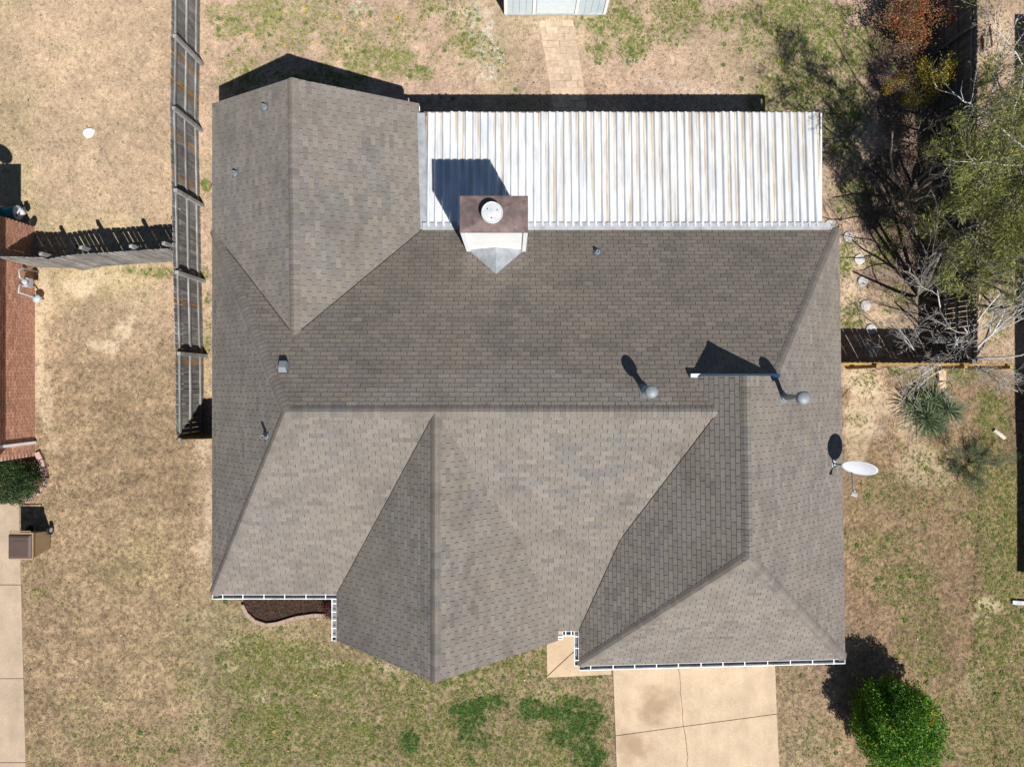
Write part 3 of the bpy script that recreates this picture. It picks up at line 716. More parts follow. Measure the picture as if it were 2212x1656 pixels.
for A, Bp, f1_, f2_ in RIDGES:
    d = (Bp-A); Lt = d.length; d.normalize(); n1_, n2_ = pl_normal(PL[f1_]), pl_normal(PL[f2_]); up = (n1_+n2_).normalized()
    def side(n_, other):
        v = n_.cross(d).normalized(); return v if v.dot(other) > 0 or False else -v
    v1 = n1_.cross(d).normalized(); v2 = n2_.cross(d).normalized()
    if v1.z > 0 or (abs(v1.z) < 1e-6): v1 = -v1
    if v2.z > 0: v2 = -v2
    m = max(1, int(Lt/EXPO))
    for i in range(m):
        Q = A + d*(i*Lt/m); caps.append((1/((H-Q.z)**2), Q, d, Lt/m, v1, v2, up))
caps.sort(key=lambda a_: -a_[0]); capstuff = MB()
for i, (_, Q, d, L, v1, v2, up) in enumerate(caps):
    c = tuple(v*.92 for v in tab_color(Q))
    if i < 300:
        mb = MB(); cap_piece(mb, Q, d, L, v1, v2, up, c); mb.build('ridge_cap', M_shingle, roof)
    else: cap_piece(capstuff, Q, d, L, v1, v2, up, c)
if capstuff.v: tag(capstuff.build('hip_cap_run', M_shingle, roof), kind='stuff')

# fascia boards and soffit
def edge_board(A, Bp, depth=.15, out=.0, name='fascia', th=.025, drop=.014):
    mb = MB(); d = (Bp-A).normalized(); s_ = Vector((d.y,-d.x,0)).normalized()
    mb.obox((A+Bp)/2 - Vector((0,0,drop+depth/2)) - s_*(th/2+.012), (Bp-A)/2, s_*th/2, Vector((0,0,depth/2))); return mb.build(name, M_white, house)
for A, Bp in ((SW,WW1),(WW1,WA),(WA,WE1),(WE1,VWE),(VWE,NE),(NE,SE),(SE,SWg),(SWg,B),(B,BL),(BL,CE1),(CE1,CA),(CA,CW1),(CW1,SC),(SC,SW)): edge_board(Bp, A)
fas = edge_board(HG+Vector((0,0,.0)), GA, .14); edge_board(GA, VG, .14)
M_gable = plain('pale_blue_trim', (.55,.66,.70), .5, .06)
gw = MB()
yq = GA.y-.06
gw.add([(VG.x+.1,yq,VG.z-.1),(HG.x-.1,yq,HG.z-.1),(GA.x,yq,GA.z-.02),(VG.x+.1,yq-.05,VG.z-.1),(HG.x-.1,yq-.05,HG.z-.1),(GA.x,yq-.05,GA.z-.02)], [(0,1,2),(5,4,3),(0,3,4,1),(1,4,5,2),(2,5,3,0)])
gw.build('gable_wall', M_siding, house)
tr = MB(); tr.obox(((VG.x+HG.x)/2, GA.y+.012, VG.z+.075), ((HG.x-VG.x)/2,0,0), (0,.045,0), (0,0,.07)); tr.build('gable_trim', M_gable, house)
so = MB(); zs = ZE-.17
so.add([(p_.x,p_.y,zs) for p_ in (SW,SC,CW1,CE1,BL,B,SWg,SE,NE,VWE,WE1,WW1)], [tuple(range(12))]); so.build('soffit', M_white, house)
M_brickwall = brick_like('tan_brick_wall', (.28,.17,.12), (.34,.21,.15), (.4,.37,.33), (R(90),0,0))
wm = MB(); o_ = .42
poly = [(SW.x+o_,SW.y+o_),(SC.x+o_,SW.y+o_),(CW1.x+o_,CW1.y+o_),(CE1.x-o_,CE1.y+o_),(BL.x-o_,BL.y+1.3),(B.x+o_,B.y+1.3),(SWg.x+o_,SWg.y+o_),(SE.x-o_,SE.y+o_),(NE.x-o_,NE.y-o_),(WE1.x-o_,NE.y-o_),(WE1.x-o_,WE1.y-o_),(WW1.x+o_,WW1.y-o_)]
wm.prism(poly, 0, zs+.01); wm.build('wall', M_brickwall, house)
gd = MB(); yd = SWg.y+.42
for r_ in range(4): gd.box(3.6, yd-.09, .04+r_*.53, 7.6, yd-.02, .55+r_*.53)
gd.build('garage_door', M_white, house)
M_glass = plain('dark_window_glass', (.03,.04,.05), .08, .05, 3, spec=.6)
for (xa, ya, hw) in ((-6.7, SW.y+.42, .7), (-2.4, CW1.y+.42, .85)):
    fr_ = MB(); fr_.box(xa-hw-.06, ya-.05, .75, xa+hw+.06, ya+.0, 2.15); w_ = fr_.build('window', M_white, house)
    for sgn in (-1, 1):
        pn = MB(); pn.box(xa+(sgn-1)*hw/2+.02, ya-.07, .8, xa+(sgn+1)*hw/2-.02, ya-.052, 2.1); pn.build('pane', M_glass, w_)
# gutters
def gutter(A, Bp, hangers, sgn=1):
    """open trough along an eave, A to Bp with the outside on the right hand"""
    d = (Bp-A).normalized(); s_ = Vector((d.y,-d.x,0)).normalized(); z = Vector((0,0,1)); Lh = (Bp-A)/2; C = (A+Bp)/2
    mb = MB(); wd = .125
    mb.obox(C + s_*(.012) - z*.045, Lh, s_*.004, z*.05)
    mb.obox(C + s_*(wd) - z*.040, Lh, s_*.009, z*.055)
    for q in (A, Bp): mb.obox(q + s_*(wd/2) - z*.042, d*.006, s_*(wd/2), z*.05)
    g = mb.build('gutter', M_gutter_in, house)
    fl_ = MB(); fl_.obox(C + s_*(wd/2+.006) - z*.088, Lh*.995, s_*(wd/2-.012), z*.004); fl_.build('gutter_floor', M_gutter_floor, g)
    for i in range(hangers):
        q = A.lerp(Bp, (i+.5)/hangers + random.uniform(-.03,.03)/hangers)
        hb_ = MB(); hb_.obox(q + s_*(wd/2+.005) + z*.012, d*.011, s_*(wd/2+.010), z*.004); hb_.build('hanger', M_white, g)
gutter(SW, SC, 6); gutter(SC+Vector((0,-.14,0)), CW1, 5); gutter(SWg, SE, 12); gutter(BL+Vector((.13,0,0)), B-Vector((.13,0,0)), 2); gutter(B+Vector((0,0,0)), SWg+Vector((0,.0,0)), 3); gutter(CE1+Vector((0,.03,0)), BL+Vector((0,-.14,0)), 2)

# vents on the roof
def pipe_vent(pl, px, py, hgt, r_=.045, boot=.17):
    P = roof_pt(pl, px, py); n_ = pl_normal(pl); g2 = Vector((pl[1], pl[2], 0)).normalized(); e = Vector((g2.y,-g2.x,0)); t = n_.cross(e)
    if t.z < 0: t = -t
    bm_ = MB(); bm_.obox(P + n_*.012, e*boot*.6, t*boot*.75, n_*.004); b = bm_.build('pipe_flashing', M_lead, house)
    mb = MB(); mb.lathe(P, [(r_*2.3,-.02),(r_*1.9,.03),(r_*1.35,.09)], 18); mb.build('pipe_boot', M_pvc, b)
    mb = MB(); mb.lathe(P, [(r_,0),(r_,hgt),(r_*.75,hgt),(r_*.75,hgt-.05)], 16); mb.build('vent_pipe', M_pvc, b)
pipe_vent(plWw, 573, 232, .15); pipe_vent(plWw, 509, 375, .15); pipe_vent(plN, 1290, 545, .15); pipe_vent(plW, 577, 941, .34)
def flue(pl, px, py, hgt, r_=.075, capr=.155):
    P = roof_pt(pl, px, py); n_ = pl_normal(pl); g2 = Vector((pl[1], pl[2], 0)).normalized(); e = Vector((g2.y,-g2.x,0)); t = n_.cross(e)
    bm_ = MB(); bm_.obox(P + n_*.012, e*.16, t*.19, n_*.004); b = bm_.build('flue_flashing', M_pvc, house)
    mb = MB(); mb.lathe(P, [(.14,-.06),(.12,.05),(r_*1.1,.2)], 24); mb.build('flue_cone', M_galv, b)
    mb = MB(); mb.lathe(P, [(r_,0),(r_,hgt)], 20); mb.build('flue_pipe', M_galv, b, True)
    mb = MB(); mb.lathe(P+Vector((0,0,hgt)), [(capr*.98,-.09),(capr,-.02),(capr*.98,.01),(capr*.8,.04),(capr*.3,.06)], 28); mb.build('flue_cap', M_pvc, b, True)
flue(plN, 1395, 845, .72); flue(plE, 1691, 857, 1.25)
P = roof_pt(plN, 613, 795); n_ = pl_normal(plN); t = Vector((0, -n_.z, n_.y)); e = Vector((1,0,0))
bm_ = MB(); bm_.obox(P+n_*.012, e*.15, t*.15, n_*.004); bv = bm_.build('vent_flashing', M_lead, house)
mb = MB(); q = [P + e*a_*.10 + t*b_*.13 + n_*.02 for a_, b_ in ((-1,-1),(1,-1),(1,1),(-1,1))]; q2 = [P + e*a_*.085 + t*(b_*.09-.03) + n_*.15 for a_, b_ in ((-1,-1),(1,-1),(1,1),(-1,1))]
mb.add(q+q2, [(4,5,6,7),(0,1,5,4),(1,2,6,5),(2,3,7,6),(3,0,4,7)]); mb.build('vent_hood', M_pvc, bv)

# chimney
kt = .853; cx0, cx1, cy0, cy1 = -94.7*U, 28*U, 280*U, 344*U; ztop = ZE+225*U
ch = MB(); i_ = .035
ch.box(cx0+i_, cy0+i_, 1.2, cx1-i_, cy1-i_, ztop-.05); chim = ch.build('chimney', M_siding, house)
tm = MB()
for (xa, ya) in ((cx0+i_,cy0+i_),(cx1-i_,cy0+i_),(cx0+i_,cy1-i_),(cx1-i_,cy1-i_)): tm.box(xa-.05, ya-.05, 1.3, xa+.05, ya+.05, ztop-.052)
tm.build('corner_trim', M_white, chim)
cp = MB(); cp.add([(cx0-.02,cy0-.02,ztop-.07),(cx1+.02,cy0-.02,ztop-.07),(cx1+.02,cy1+.02,ztop-.07),(cx0-.02,cy1+.02,ztop-.07),(cx0-.02,cy0-.02,ztop),(cx1+.02,cy0-.02,ztop),(cx1+.02,cy1+.02,ztop),(cx0-.02,cy1+.02,ztop),((cx0+cx1)/2,(cy0+cy1)/2,ztop+.05)],
   [(0,1,5,4),(1,2,6,5),(2,3,7,6),(3,0,4,7),(4,5,8),(5,6,8),(6,7,8),(7,4,8)]); cp.build('chimney_cap', M_rust, chim)
fx, fy = W(1063,460,ztop+.2)
fm = MB(); fm.lathe((fx,fy,ztop), [(.20,0),(.20,.16),(.215,.16),(.215,.19),(.25,.20),(.252,.26),(.235,.275),(.22,.268),(.02,.285)], 32)
flc = fm.build('flue_cap', M_steelcap, chim)
for a_ in (.4, 2.5, 4.6):
    bm_ = MB(); bm_.lathe((fx+.13*math.cos(a_), fy+.13*math.sin(a_), ztop+.27), [(.018,0),(.016,.016)], 8); bm_.build('bolt', M_rust, flc)
ck = MB(); zr_ = ZE+58.6*U; base = lambda x_, y_: ZE+.559*(332-y_/U)*U
pA, pB, pC, pD = (cx0-.0, cy0+.05, base(0,cy0)+.02), (cx1, cy0+.05, base(0,cy0)+.02), (-33*U, 227*U, zr_+.02), (-33*U, cy0+.05, zr_+.02)
ck.add([pA,pB,pC,pD,(pA[0],pA[1],pA[2]-.1),(pB[0],pB[1],pB[2]-.1),(pC[0],pC[1],pC[2]-.1)], [(0,2,3),(1,3,2),(0,4,6,2),(2,6,5,1)]); ck.build('cricket', M_galv, chim)

# ------------------------------------------------------------------ PATIO COVER (ribbed metal)
pc = thing('patio_cover', 'rust streaked white ribbed metal patio roof behind the house', 'patio roof', (3.1, 6.0, 0))
zo, zi = 2.33, 2.56; y_out = -(243-828)*(H-zo)/F; y_in = -(489-828)*(H-zi)/F
x_l, x_r = (921-1106)*(H-2.45)/F, 8.56
pitch = .2085; nrib = int((x_r-x_l)/pitch); prof = [(0,.0),(.006,.0),(.040,.054),(.052,.060),(.076,.060),(.090,.054),(.118,.0)]
def zat(y_): return zi+(zo-zi)*(y_-y_in)/(y_out-y_in)
i = 0; rr = random.Random(4)
while i < nrib:
    m = min(3, nrib-i); mb = MB(); xs = []
    for j in range(m):
        xs += [(x_l+(i+j)*pitch+px_, pz_) for px_, pz_ in prof]
    xs.append((x_l+(i+m)*pitch+.004, 0)); 
    lift = .002*(rr.random()); dy = rr.uniform(-.012,.012); ysg = np.linspace(y_in+dy, y_out+dy, 5); vv = []
    for y_ in ysg: vv += [(x_, y_, zat(y_)+z_+lift+rr.uniform(-.001,.001)) for x_, z_ in xs]
    n = len(xs); fs = [(r_*n+k_, r_*n+k_+1, (r_+1)*n+k_+1, (r_+1)*n+k_) for r_ in range(4) for k_ in range(n-1)]
    o2 = len(vv); vv += [(x_, y_, z_-.006) for x_, y_, z_ in vv]
    fs += [(o2+a_, o2+d_, o2+c_, o2+b_) for a_, b_, c_, d_ in fs]
    fs += [(k_, o2+k_, o2+k_+1, k_+1) for k_ in range(n-1)] + [(4*n+k_, 4*n+k_+1, o2+4*n+k_+1, o2+4*n+k_) for k_ in range(n-1)]
    fs += [(r_*n, (r_+1)*n, o2+(r_+1)*n, o2+r_*n) for r_ in range(4)] + [(r_*n+n-1, o2+r_*n+n-1, o2+(r_+1)*n+n-1, (r_+1)*n+n-1) for r_ in range(4)]
    mb.add(vv, fs); mb.build('metal_panel', M_metal, pc); i += m
M_brown = plain('brown_fascia', (.16,.075,.055), .6)
mb = MB(); mb.box(x_l-.1, y_out-.02, zo-.16, x_r+.02, y_out+.025, zo-.006); mb.build('fascia', M_brown, pc)
mb = MB(); mb.box(x_r-.01, y_in, zo-.14, x_r+.03, y_out, zo-.01); mb.build('end_trim', M_white, pc)
for xp in (-2.2, .5, 3.2, 5.9, 8.4):
    mb = MB(); mb.box(xp-.05, y_out-.25, 0, xp+.05, y_out-.15, zo-.16); mb.build('post', M_white, pc)
# flashing strips, in lapped lengths
M_flash = plain('dull_flashing', (.27,.285,.30), .75, .25, 4, 0.0, spec=.15, dirt=((.30,.28,.25), 5, .5))
xs_ = np.linspace(VWE.x+.02, NE.x-.32, 6)
for i in range(5):
    if xs_[i] < cx1 and xs_[i+1] > cx0:
        segs = [(xs_[i], cx0), (cx1, xs_[i+1])] 
    else: segs = [(xs_[i], xs_[i+1])]
    for (a_, b_) in segs:
        if b_-a_ < .05: continue
        yy = NE.y; mb = MB(); zl = ZE+.02+i*.0015
        mb.add([(a_,yy-.02,zl+.02),(b_+.03,yy-.02,zl+.02),(b_+.03,yy+.05,zl+.035),(a_,yy+.05,zl+.035),(b_+.03,yy+.17,zl+.085),(a_,yy+.17,zl+.085),(b_+.03,yy+.17,zl+.07),(a_,yy+.17,zl+.07)], [(0,1,2,3),(3,2,4,5),(5,4,6,7)])
        mb.build('flashing', M_flash, pc)
ysf = np.linspace(VWE.y, WE1.y-.3, 5)
for i in range(4):
    mb = MB(); a_, b_ = ysf[i], ysf[i+1]+.03; xe_ = lambda y_: (-201+(606-y_/U)*.0255)*U; zl = ZE+.012+i*.0015
    mb.add([(xe_(a_)-.05,a_,zl+.02),(xe_(b_)-.05,b_,zl+.02),(xe_(b_)+.14,b_,zl+.03),(xe_(a_)+.14,a_,zl+.03),(xe_(b_)+.17,b_,zl-.02),(xe_(a_)+.17,a_,zl-.02)], [(0,3,2,1),(3,5,4,2)])
    mb.build('flashing', M_flash, pc)
mb = MB(); mb.box(xe_(5.5)+.12, y_in-.0, 2.30, x_l+.02, y_out-.1, 2.36); mb.build('end_board', plain('bare_old_board', (.33,.24,.15), .85, .4, 7), pc)

# ------------------------------------------------------------------ SATELLITE DISH
def sat_dish(loc, foot, label, face=(-.27,-.85,.46), wd=.45, ht=.38):
    root = thing('satellite_dish', label, 'satellite dish', foot)
    f = Vector(face).normalized(); rt = f.cross(Vector((0,0,1))).normalized(); upv = rt.cross(f)
    if upv.z < 0: upv = -upv
    C = Vector(loc); mb = MB(); nr, na = 7, 36; vv = [C - f*.07]; fs = []
    for i in range(1, nr+1):
        for k_ in range(na):
            a_ = 2*math.pi*k_/na; r_ = i/nr; vv.append(C + rt*wd*r_*math.cos(a_) + upv*ht*r_*math.sin(a_) - f*.07*(1-r_*r_))
    for k_ in range(na): fs.append((0, 1+k_, 1+(k_+1)%na))
    for i in range(nr-1):
        for k_ in range(na): fs.append((1+i*na+k_, 1+(i+1)*na+k_, 1+(i+1)*na+(k_+1)%na, 1+i*na+(k_+1)%na))
    n0 = len(vv); vv += [v - f*.012 for v in vv]; fs += [tuple(n0+a_ for a_ in f_[::-1]) for f_ in fs]
    fs += [(1+(nr-1)*na+k_, n0+1+(nr-1)*na+k_, n0+1+(nr-1)*na+(k_+1)%na, 1+(nr-1)*na+(k_+1)%na) for k_ in range(na)]
    mb.add(vv, fs); mb.build('reflector', plain('dish_paint', (.47,.49,.52), .4, .05), root, True)
    ft = Vector(foot); back = C - f*.12
    mb = MB(); mid = ft + Vector((.04,0,.30)); mb.tube([ft, mid, ft+Vector((.16,-.02,.52)), back], .022, 10); mb.build('mast', M_galv, root, True)
    mb = MB(); mb.obox(ft+Vector((0,0,.01)), (.07,0,0), (0,.11,0), (0,0,.012)); mb.tube([ft+Vector((.02,-.12,.02)), mid], .012, 8); mb.build('mount', M_galv, root)
    bot = C - upv*ht*.92; tip = C + f*.66 - upv*.22
    mb = MB(); mb.tube([bot, tip], .02, 8); mb.build('feed_arm', M_galv, root, True)
    mb = MB(); mb.obox(tip+Vector((0,0,.03)), rt*.075, f*.035, upv*.03); mb.tube([tip, tip - f*.10 + upv*.03], .028, 10); mb.build('receiver', plain('receiver_plastic', (.42,.44,.46), .5), root)
    return root
ft = roof_pt(plE, 1799, 1000, .012)
sat_dish((9.01,-2.20,3.59), tuple(ft), 'grey white satellite dish on an arm at the east roof edge')

# ------------------------------------------------------------------ FENCES
M_wood = wood_mat('grey_weathered_wood', (.13,.122,.115), (.33,.315,.295))
M_wood_b = wood_mat('brown_weathered_wood', (.20,.125,.065), (.42,.27,.13), rnd=.2)
M_rail = wood_mat('grey_rail', (.17,.165,.155), (.36,.35,.335), 'y', .15)
M_railx = wood_mat('grey_rail_ew', (.22,.215,.20), (.44,.43,.41), 'x', .15)
M_new = wood_mat('yellow_new_pine', (.24,.15,.055), (.40,.27,.11), rnd=.15)
M_newx = wood_mat('yellow_new_pine_rail', (.26,.165,.06), (.42,.29,.12), 'x', rnd=.15)
M_wood_shade = wood_mat('shaded_weathered_wood', (.06,.055,.05), (.15,.14,.13))  # darker copy of the grey wood, shade of the fence's west face in its colour
M_rail_shade = wood_mat('shaded_rail', (.09,.085,.078), (.18,.17,.16), 'y', .15)  # rail to match, shade put into the colour too
def plank_mesh(h, w, mat, ear=.035, th=.018):
    mb = MB(); w2 = w/2
    pr = [(-w2,0),(w2,0),(w2,h-ear),(w2-ear*.8,h),(-w2+ear*.8,h),(-w2,h-ear)]; n = len(pr)
    mb.add([(x_,-th/2,z_) for x_,z_ in pr]+[(x_,th/2,z_) for x_,z_ in pr], [tuple(range(n)), tuple(range(2*n-1,n-1,-1))]+[(i,n+i,n+(i+1)%n,(i+1)%n) for i in range(n)])
    return mb.mesh('plank', mat)
def fence(pts, label, mats, h=1.83, pw=.14, gap=.0035, board_side=1, rails=(.28,.95,1.62), posts=None, rail_mat=None, post_top=.0, post_side=None, brown=.1, skip=None, seed=1, lean=.004, browns=None):
    rg = random.Random(seed); x0_, y0_ = pts[0]
    root = thing('wooden_fence', label, 'fence', (x0_, y0_, 0))
    pms = [[plank_mesh(h+dh, pw+dw, m_) for dh, dw in ((0,0),(.012,-.006),(-.015,-.012))] for m_ in mats]
    # rails between posts, planks along the polyline
    for (a_, b_) in zip(pts, pts[1:]):
        A, Bv = Vector((*a_,0)), Vector((*b_,0)); d = (Bv-A); L = d.length; d.normalize(); s_ = Vector((d.y,-d.x,0))*board_side
        for zr in rails:
            mb = MB(); off = -s_*(.028)
            ang = math.atan2(d.y, d.x)
            if abs(d.y) > abs(d.x): mb.box(-.019,-L/2+.01,-.045,.019,L/2-.01,.045); M = Matrix.Translation((A+Bv)/2+off+Vector((0,0,zr+rg.uniform(-.02,.02)))) @ Matrix.Rotation(ang-math.pi/2,4,'Z') 
            else: mb.box(-L/2+.01,-.019,-.045,L/2-.01,.019,.045); M = Matrix.Translation((A+Bv)/2+off+Vector((0,0,zr+rg.uniform(-.02,.02)))) @ Matrix.Rotation(ang,4,'Z')
            link('rail', mb.mesh('rail', rail_mat), root, M)
        npl = max(1, int(round(L/(pw+gap)))); st = L/npl
        for i in range(npl):
            q = A + d*(i+.5)*st
            if skip and skip(q, rg): continue
            isb = rg.random() < (browns(q) if browns else brown)
            me = rg.choice(pms[1 if isb and len(pms) > 1 else 0])
            link('plank', me, root, Matrix.Translation(q+Vector((0,0,rg.uniform(0,.02))))@Matrix.Rotation(ang,4,'Z')@Matrix.Rotation(rg.gauss(0,lean),4,'Y')@Matrix.Rotation(rg.gauss(0,.02),4,'Z'))
    ps = post_side if post_side is not None else -board_side
    pm = MB(); pm.box(-.048,-.048,0,.048,.048,h+post_top)
    if post_top > .05: pm = MB(); pm.box(-.048,-.048,0,.048,.048,h+post_top-.05); z_ = h+post_top; pm.add([(-.048,-.048,z_-.05),(.048,-.048,z_-.05),(.048,.048,z_-.05),(-.048,.048,z_-.05),(0,0,z_)], [(0,1,4),(1,2,4),(2,3,4),(3,0,4)])
    pme = pm.mesh('post', rail_mat)
    for i, q in enumerate(posts or pts):
        a_ = pts[max(0, min(i, len(pts)-2))]; b_ = pts[min(i+1, len(pts)-1)] if i < len(pts)-1 else pts[-1]
        d = Vector((pts[1][0]-pts[0][0], pts[1][1]-pts[0][1], 0)).normalized(); s_ = Vector((d.y,-d.x,0))*ps
        link('post', pme, root, Matrix.Translation((q[0]+s_.x*.095, q[1]+s_.y*.095, 0)))
    return root
LF = [(-9.55,-1.60),(-9.56,.85),(-9.62,3.155),(-9.66,5.49),(-9.71,7.82),(-9.68,9.87),(-9.66,12.2),(-9.62,14.4)]
fence(LF, 'long grey board fence beside the tan lawn running past the left wing', [M_wood, M_wood_b], board_side=-1, rail_mat=M_rail, seed=3,
      browns=lambda q: .75 if 8.2 < q.y < 9.9 and random.random() < .55 else .6 if 5.0 < q.y < 5.5 else .04)
fence([(-9.55,-1.60),(-8.0,-1.56)], 'short return fence with yellow brown edge from long fence to house', [M_wood_b], board_side=1, rail_mat=M_newx, seed=5)
fence([(-9.78,3.82),(-11.2,3.73),(-12.57,3.64),(-13.3,3.50)], 'grey board cross fence with pointed posts meeting the long fence', [M_wood], board_side=-1, post_side=1, rail_mat=M_railx, post_top=.16, posts=[W(353,532,1.95),W(282,538,1.95),W(174,541,1.95)], seed=8, gap=.009)
fence([(-13.32,3.57),(-14.72,3.60)], 'grey board gate panel between the cross fence and brick wall', [M_wood], board_side=-1, post_side=1, rail_mat=M_railx, post_top=.16, seed=9)
fence([(7.9,.60),(10.4,.585),(12.9,.57),(14.2,.56)], 'yellow pine fence running east from the house to the trees', [M_new], board_side=-1, post_side=1, rail_mat=M_newx, seed=11, rails=(.3,1.62), lean=.006)
RF = [(13.22,.62),(13.20,3.0),(13.18,5.4),(13.20,7.8),(13.22,10.2),(13.18,12.6),(13.2,15.0)]
fence(RF, 'tall dark board fence with narrow gaps beside the right hand trees', [M_wood_shade], board_side=1, rail_mat=M_rail_shade, seed=13, gap=.005, lean=.003)

# ------------------------------------------------------------------ LEFT NEIGHBOUR
nb = thing('brick_house', 'red brick neighbouring house wall at the left edge of the lawn', 'house', (-14.8, 1.3, 0))
XWL = -14.78; yA, yB = -2.25, 4.85
mb = MB(); mb.box(-24, yA+.02, 0, XWL-.012, yB-.02, 2.6); wall = mb.build('wall', plain('mortar', (.42,.33,.27), .95, .15, 20), nb)
M_brick = plain('red_brick', (.46,.235,.155), .9, .18, 14, rnd=.28, bump=.3)
bm_ = MB(); bm_.box(-.045,-.0965,-.0315,0,.0965,.0315); bme = bm_.mesh('brick', M_brick); rest = MB(); nbk = 0
Ms = plain('red_brick_run', (.44,.23,.155), .9, .3, 8, bump=.3)
allb = []
for j in range(33):
    z_ = .04+.076*j; off = .1*(j % 2)
    y_ = yA+.1-off
    while y_ < yB-.02:
        if y_ > yA: allb.append((z_, min(y_, yB-.1)))
        y_ += .2045
vis = [b_ for b_ in allb if XWL*F/(H-b_[0])+1106 > -3]
vis.sort(key=lambda b_: -b_[0]); vs_ = set(vis[:300])
for (z_, y_) in allb:
    pr = random.uniform(0,.004)
    if (z_, y_) in vs_: link('brick', bme, wall, Matrix.Translation((XWL+pr-.0, y_, z_)))
    else: rest.box(XWL-.04, y_-.0965, z_-.0315, XWL+pr, y_+.0965, z_+.0315)
tag(rest.build('brick_run', Ms, wall), kind='stuff')
mb = MB(); mb.box(XWL+.006, -1.86, .05, XWL+.075, -1.78, 2.45); mb.build('downspout', M_white, nb)
rm = MB(); e_ = .42
rm.add([(XWL+e_,yA-e_,2.5),(XWL+e_,yB+e_,2.5),(-24,yA-e_,2.5),(-24,yB+e_,2.5),(-17,(yA+yB)/2,4.3),(-22,(yA+yB)/2,4.3)], [(0,1,4),(1,3,5,4),(2,0,4,5),(0,2,3,1),(3,2,5)])
rm.build('roof', plain('brown_roof', (.14,.12,.10), .9), nb)
sat_dish((-14.62,5.0,3.45), (-14.75,4.9,2.6), 'satellite dish on the brick house eave corner beyond the frame', wd=.33, ht=.3)
# gas meter
gmx, gmy = XWL, W(70,612,.5)[1]
gm_ = thing('gas_meter', 'light grey gas meter with bent pipes on the brick wall', 'gas meter', (gmx+.25, gmy, 0))
M_gm = plain('meter_grey', (.36,.39,.41), .5, .1, 12)
mb = MB(); mb.box(gmx+.10, gmy-.13, .50, gmx+.28, gmy+.13, .74); mb.build('meter_body', M_gm, gm_)
mb = MB(); mb.lathe((gmx+.20, gmy, .74), [(.10,0),(.09,.05),(.05,.08)], 18); mb.build('meter_dome', M_gm, gm_, True)
mb = MB(); mb.tube([(gmx+.12,gmy+.42,0),(gmx+.12,gmy+.42,.80),(gmx+.14,gmy+.30,.92),(gmx+.18,gmy+.1,.92),(gmx+.18,gmy+.08,.70)], .024, 8)
mb.tube([(gmx+.18,gmy-.08,.70),(gmx+.18,gmy-.1,.95),(gmx+.15,gmy-.32,.95),(gmx+.25,gmy-.40,.6),(gmx+.28,gmy-.42,.25),(gmx+.28,gmy-.42,0)], .024, 8); mb.build('pipe', M_gm, gm_, True)
mb = MB(); mb.lathe((gmx+.28, gmy-.44, .30), [(.10,0),(.13,.03),(.13,.06),(.05,.10)], 18); mb.build('regulator', M_gm, gm_, True)
# hose reel by the corner
hx, hy = W(30,462,.3)
hr = thing('hose_reel', 'teal and grey hose reel cart in shade at the brick corner', 'hose reel', (hx,hy,0))
M_teal = plain('teal_plastic', (.02,.16,.18), .4, .15, 10); M_gp = plain('grey_plastic', (.42,.43,.45), .45, .15, 9); M_bk = plain('black_rubber', (.015,.015,.016), .7)
mb = MB(); mb.tube([(hx-.32,hy+.02,.33),(hx+.12,hy+.05,.33)], .17, 20)
mb.build('hose_drum', M_teal, hr, True)
for xa, xb in ((-.36,-.33),(.13,.16)):
    mb = MB(); mb.tube([(hx+xa,hy+.03,.33),(hx+xb,hy+.03,.33)], .22, 22); mb.build('flange', M_gp, hr)
mb = MB(); mb.tube([(hx-.30,hy-.2,.1),(hx+.05,hy-.18,.2),(hx+.22,hy-.05,.5),(hx+.42,hy+.08,.62)], .025, 8); mb.tube([(hx+.2,hy+.2,.1),(hx+.3,hy+.12,.5),(hx+.42,hy+.08,.62)], .03, 8); mb.obox((hx+.36,hy+.02,.45),(.06,.02,.05),(-.02,.08,0),(.03,0,-.05)); mb.build('frame', M_gp, hr, True)
mb = MB(); mb.tube([(hx+.44,hy-.20,.13),(hx+.50,hy-.22,.13)], .13, 20); mb.build('wheel', M_bk, hr)
# bin
bx, by = -14.52, -4.80
bn = thing('trash_bin', 'tan wheeled trash bin with brown lid on the left driveway', 'trash bin', (bx,by,.03))
M_tan = plain('tan_plastic', (.33,.23,.13), .5, .08, 6); M_lid = plain('brown_lid', (.085,.056,.047), .45, .1, 5)
mb = MB(); b0, b1 = .25, .335; zb, zt_ = .06, 1.0
mb.add([(bx-b0,by-b0*1.15,zb),(bx+b0,by-b0*1.15,zb),(bx+b0,by+b0,zb),(bx-b0,by+b0,zb),(bx-b1,by-b1*1.15,zt_),(bx+b1,by-b1*1.15,zt_),(bx+b1,by+b1*1.1,zt_),(bx-b1,by+b1*1.1,zt_)], [(0,3,2,1),(4,5,6,7),(0,1,5,4),(1,2,6,5),(2,3,7,6),(3,0,4,7)])
mb.box(bx-b1-.02,by-b1*1.15-.02,zt_-.05,bx+b1+.02,by+b1*1.1+.02,zt_+.01); mb.build('body', M_tan, bn)
mb = MB(); l0, l1, wy0, wy1 = .335, .27, -.36, .33
mb.add([(bx-l0,by+wy0,zt_+.012),(bx+l0,by+wy0,zt_+.012),(bx+l0,by+wy1,zt_+.012),(bx-l0,by+wy1,zt_+.012),(bx-l0,by+wy0,zt_+.045),(bx+l0,by+wy0,zt_+.045),(bx+l0,by+wy1,zt_+.045),(bx-l0,by+wy1,zt_+.045),(bx-l1,by+wy0+.07,zt_+.085),(bx+l1,by+wy0+.07,zt_+.085),(bx+l1,by+wy1-.06,zt_+.085),(bx-l1,by+wy1-.06,zt_+.085)],
  [(0,1,5,4),(1,2,6,5),(2,3,7,6),(3,0,4,7),(4,5,9,8),(5,6,10,9),(6,7,11,10),(7,4,8,11),(8,9,10,11)])
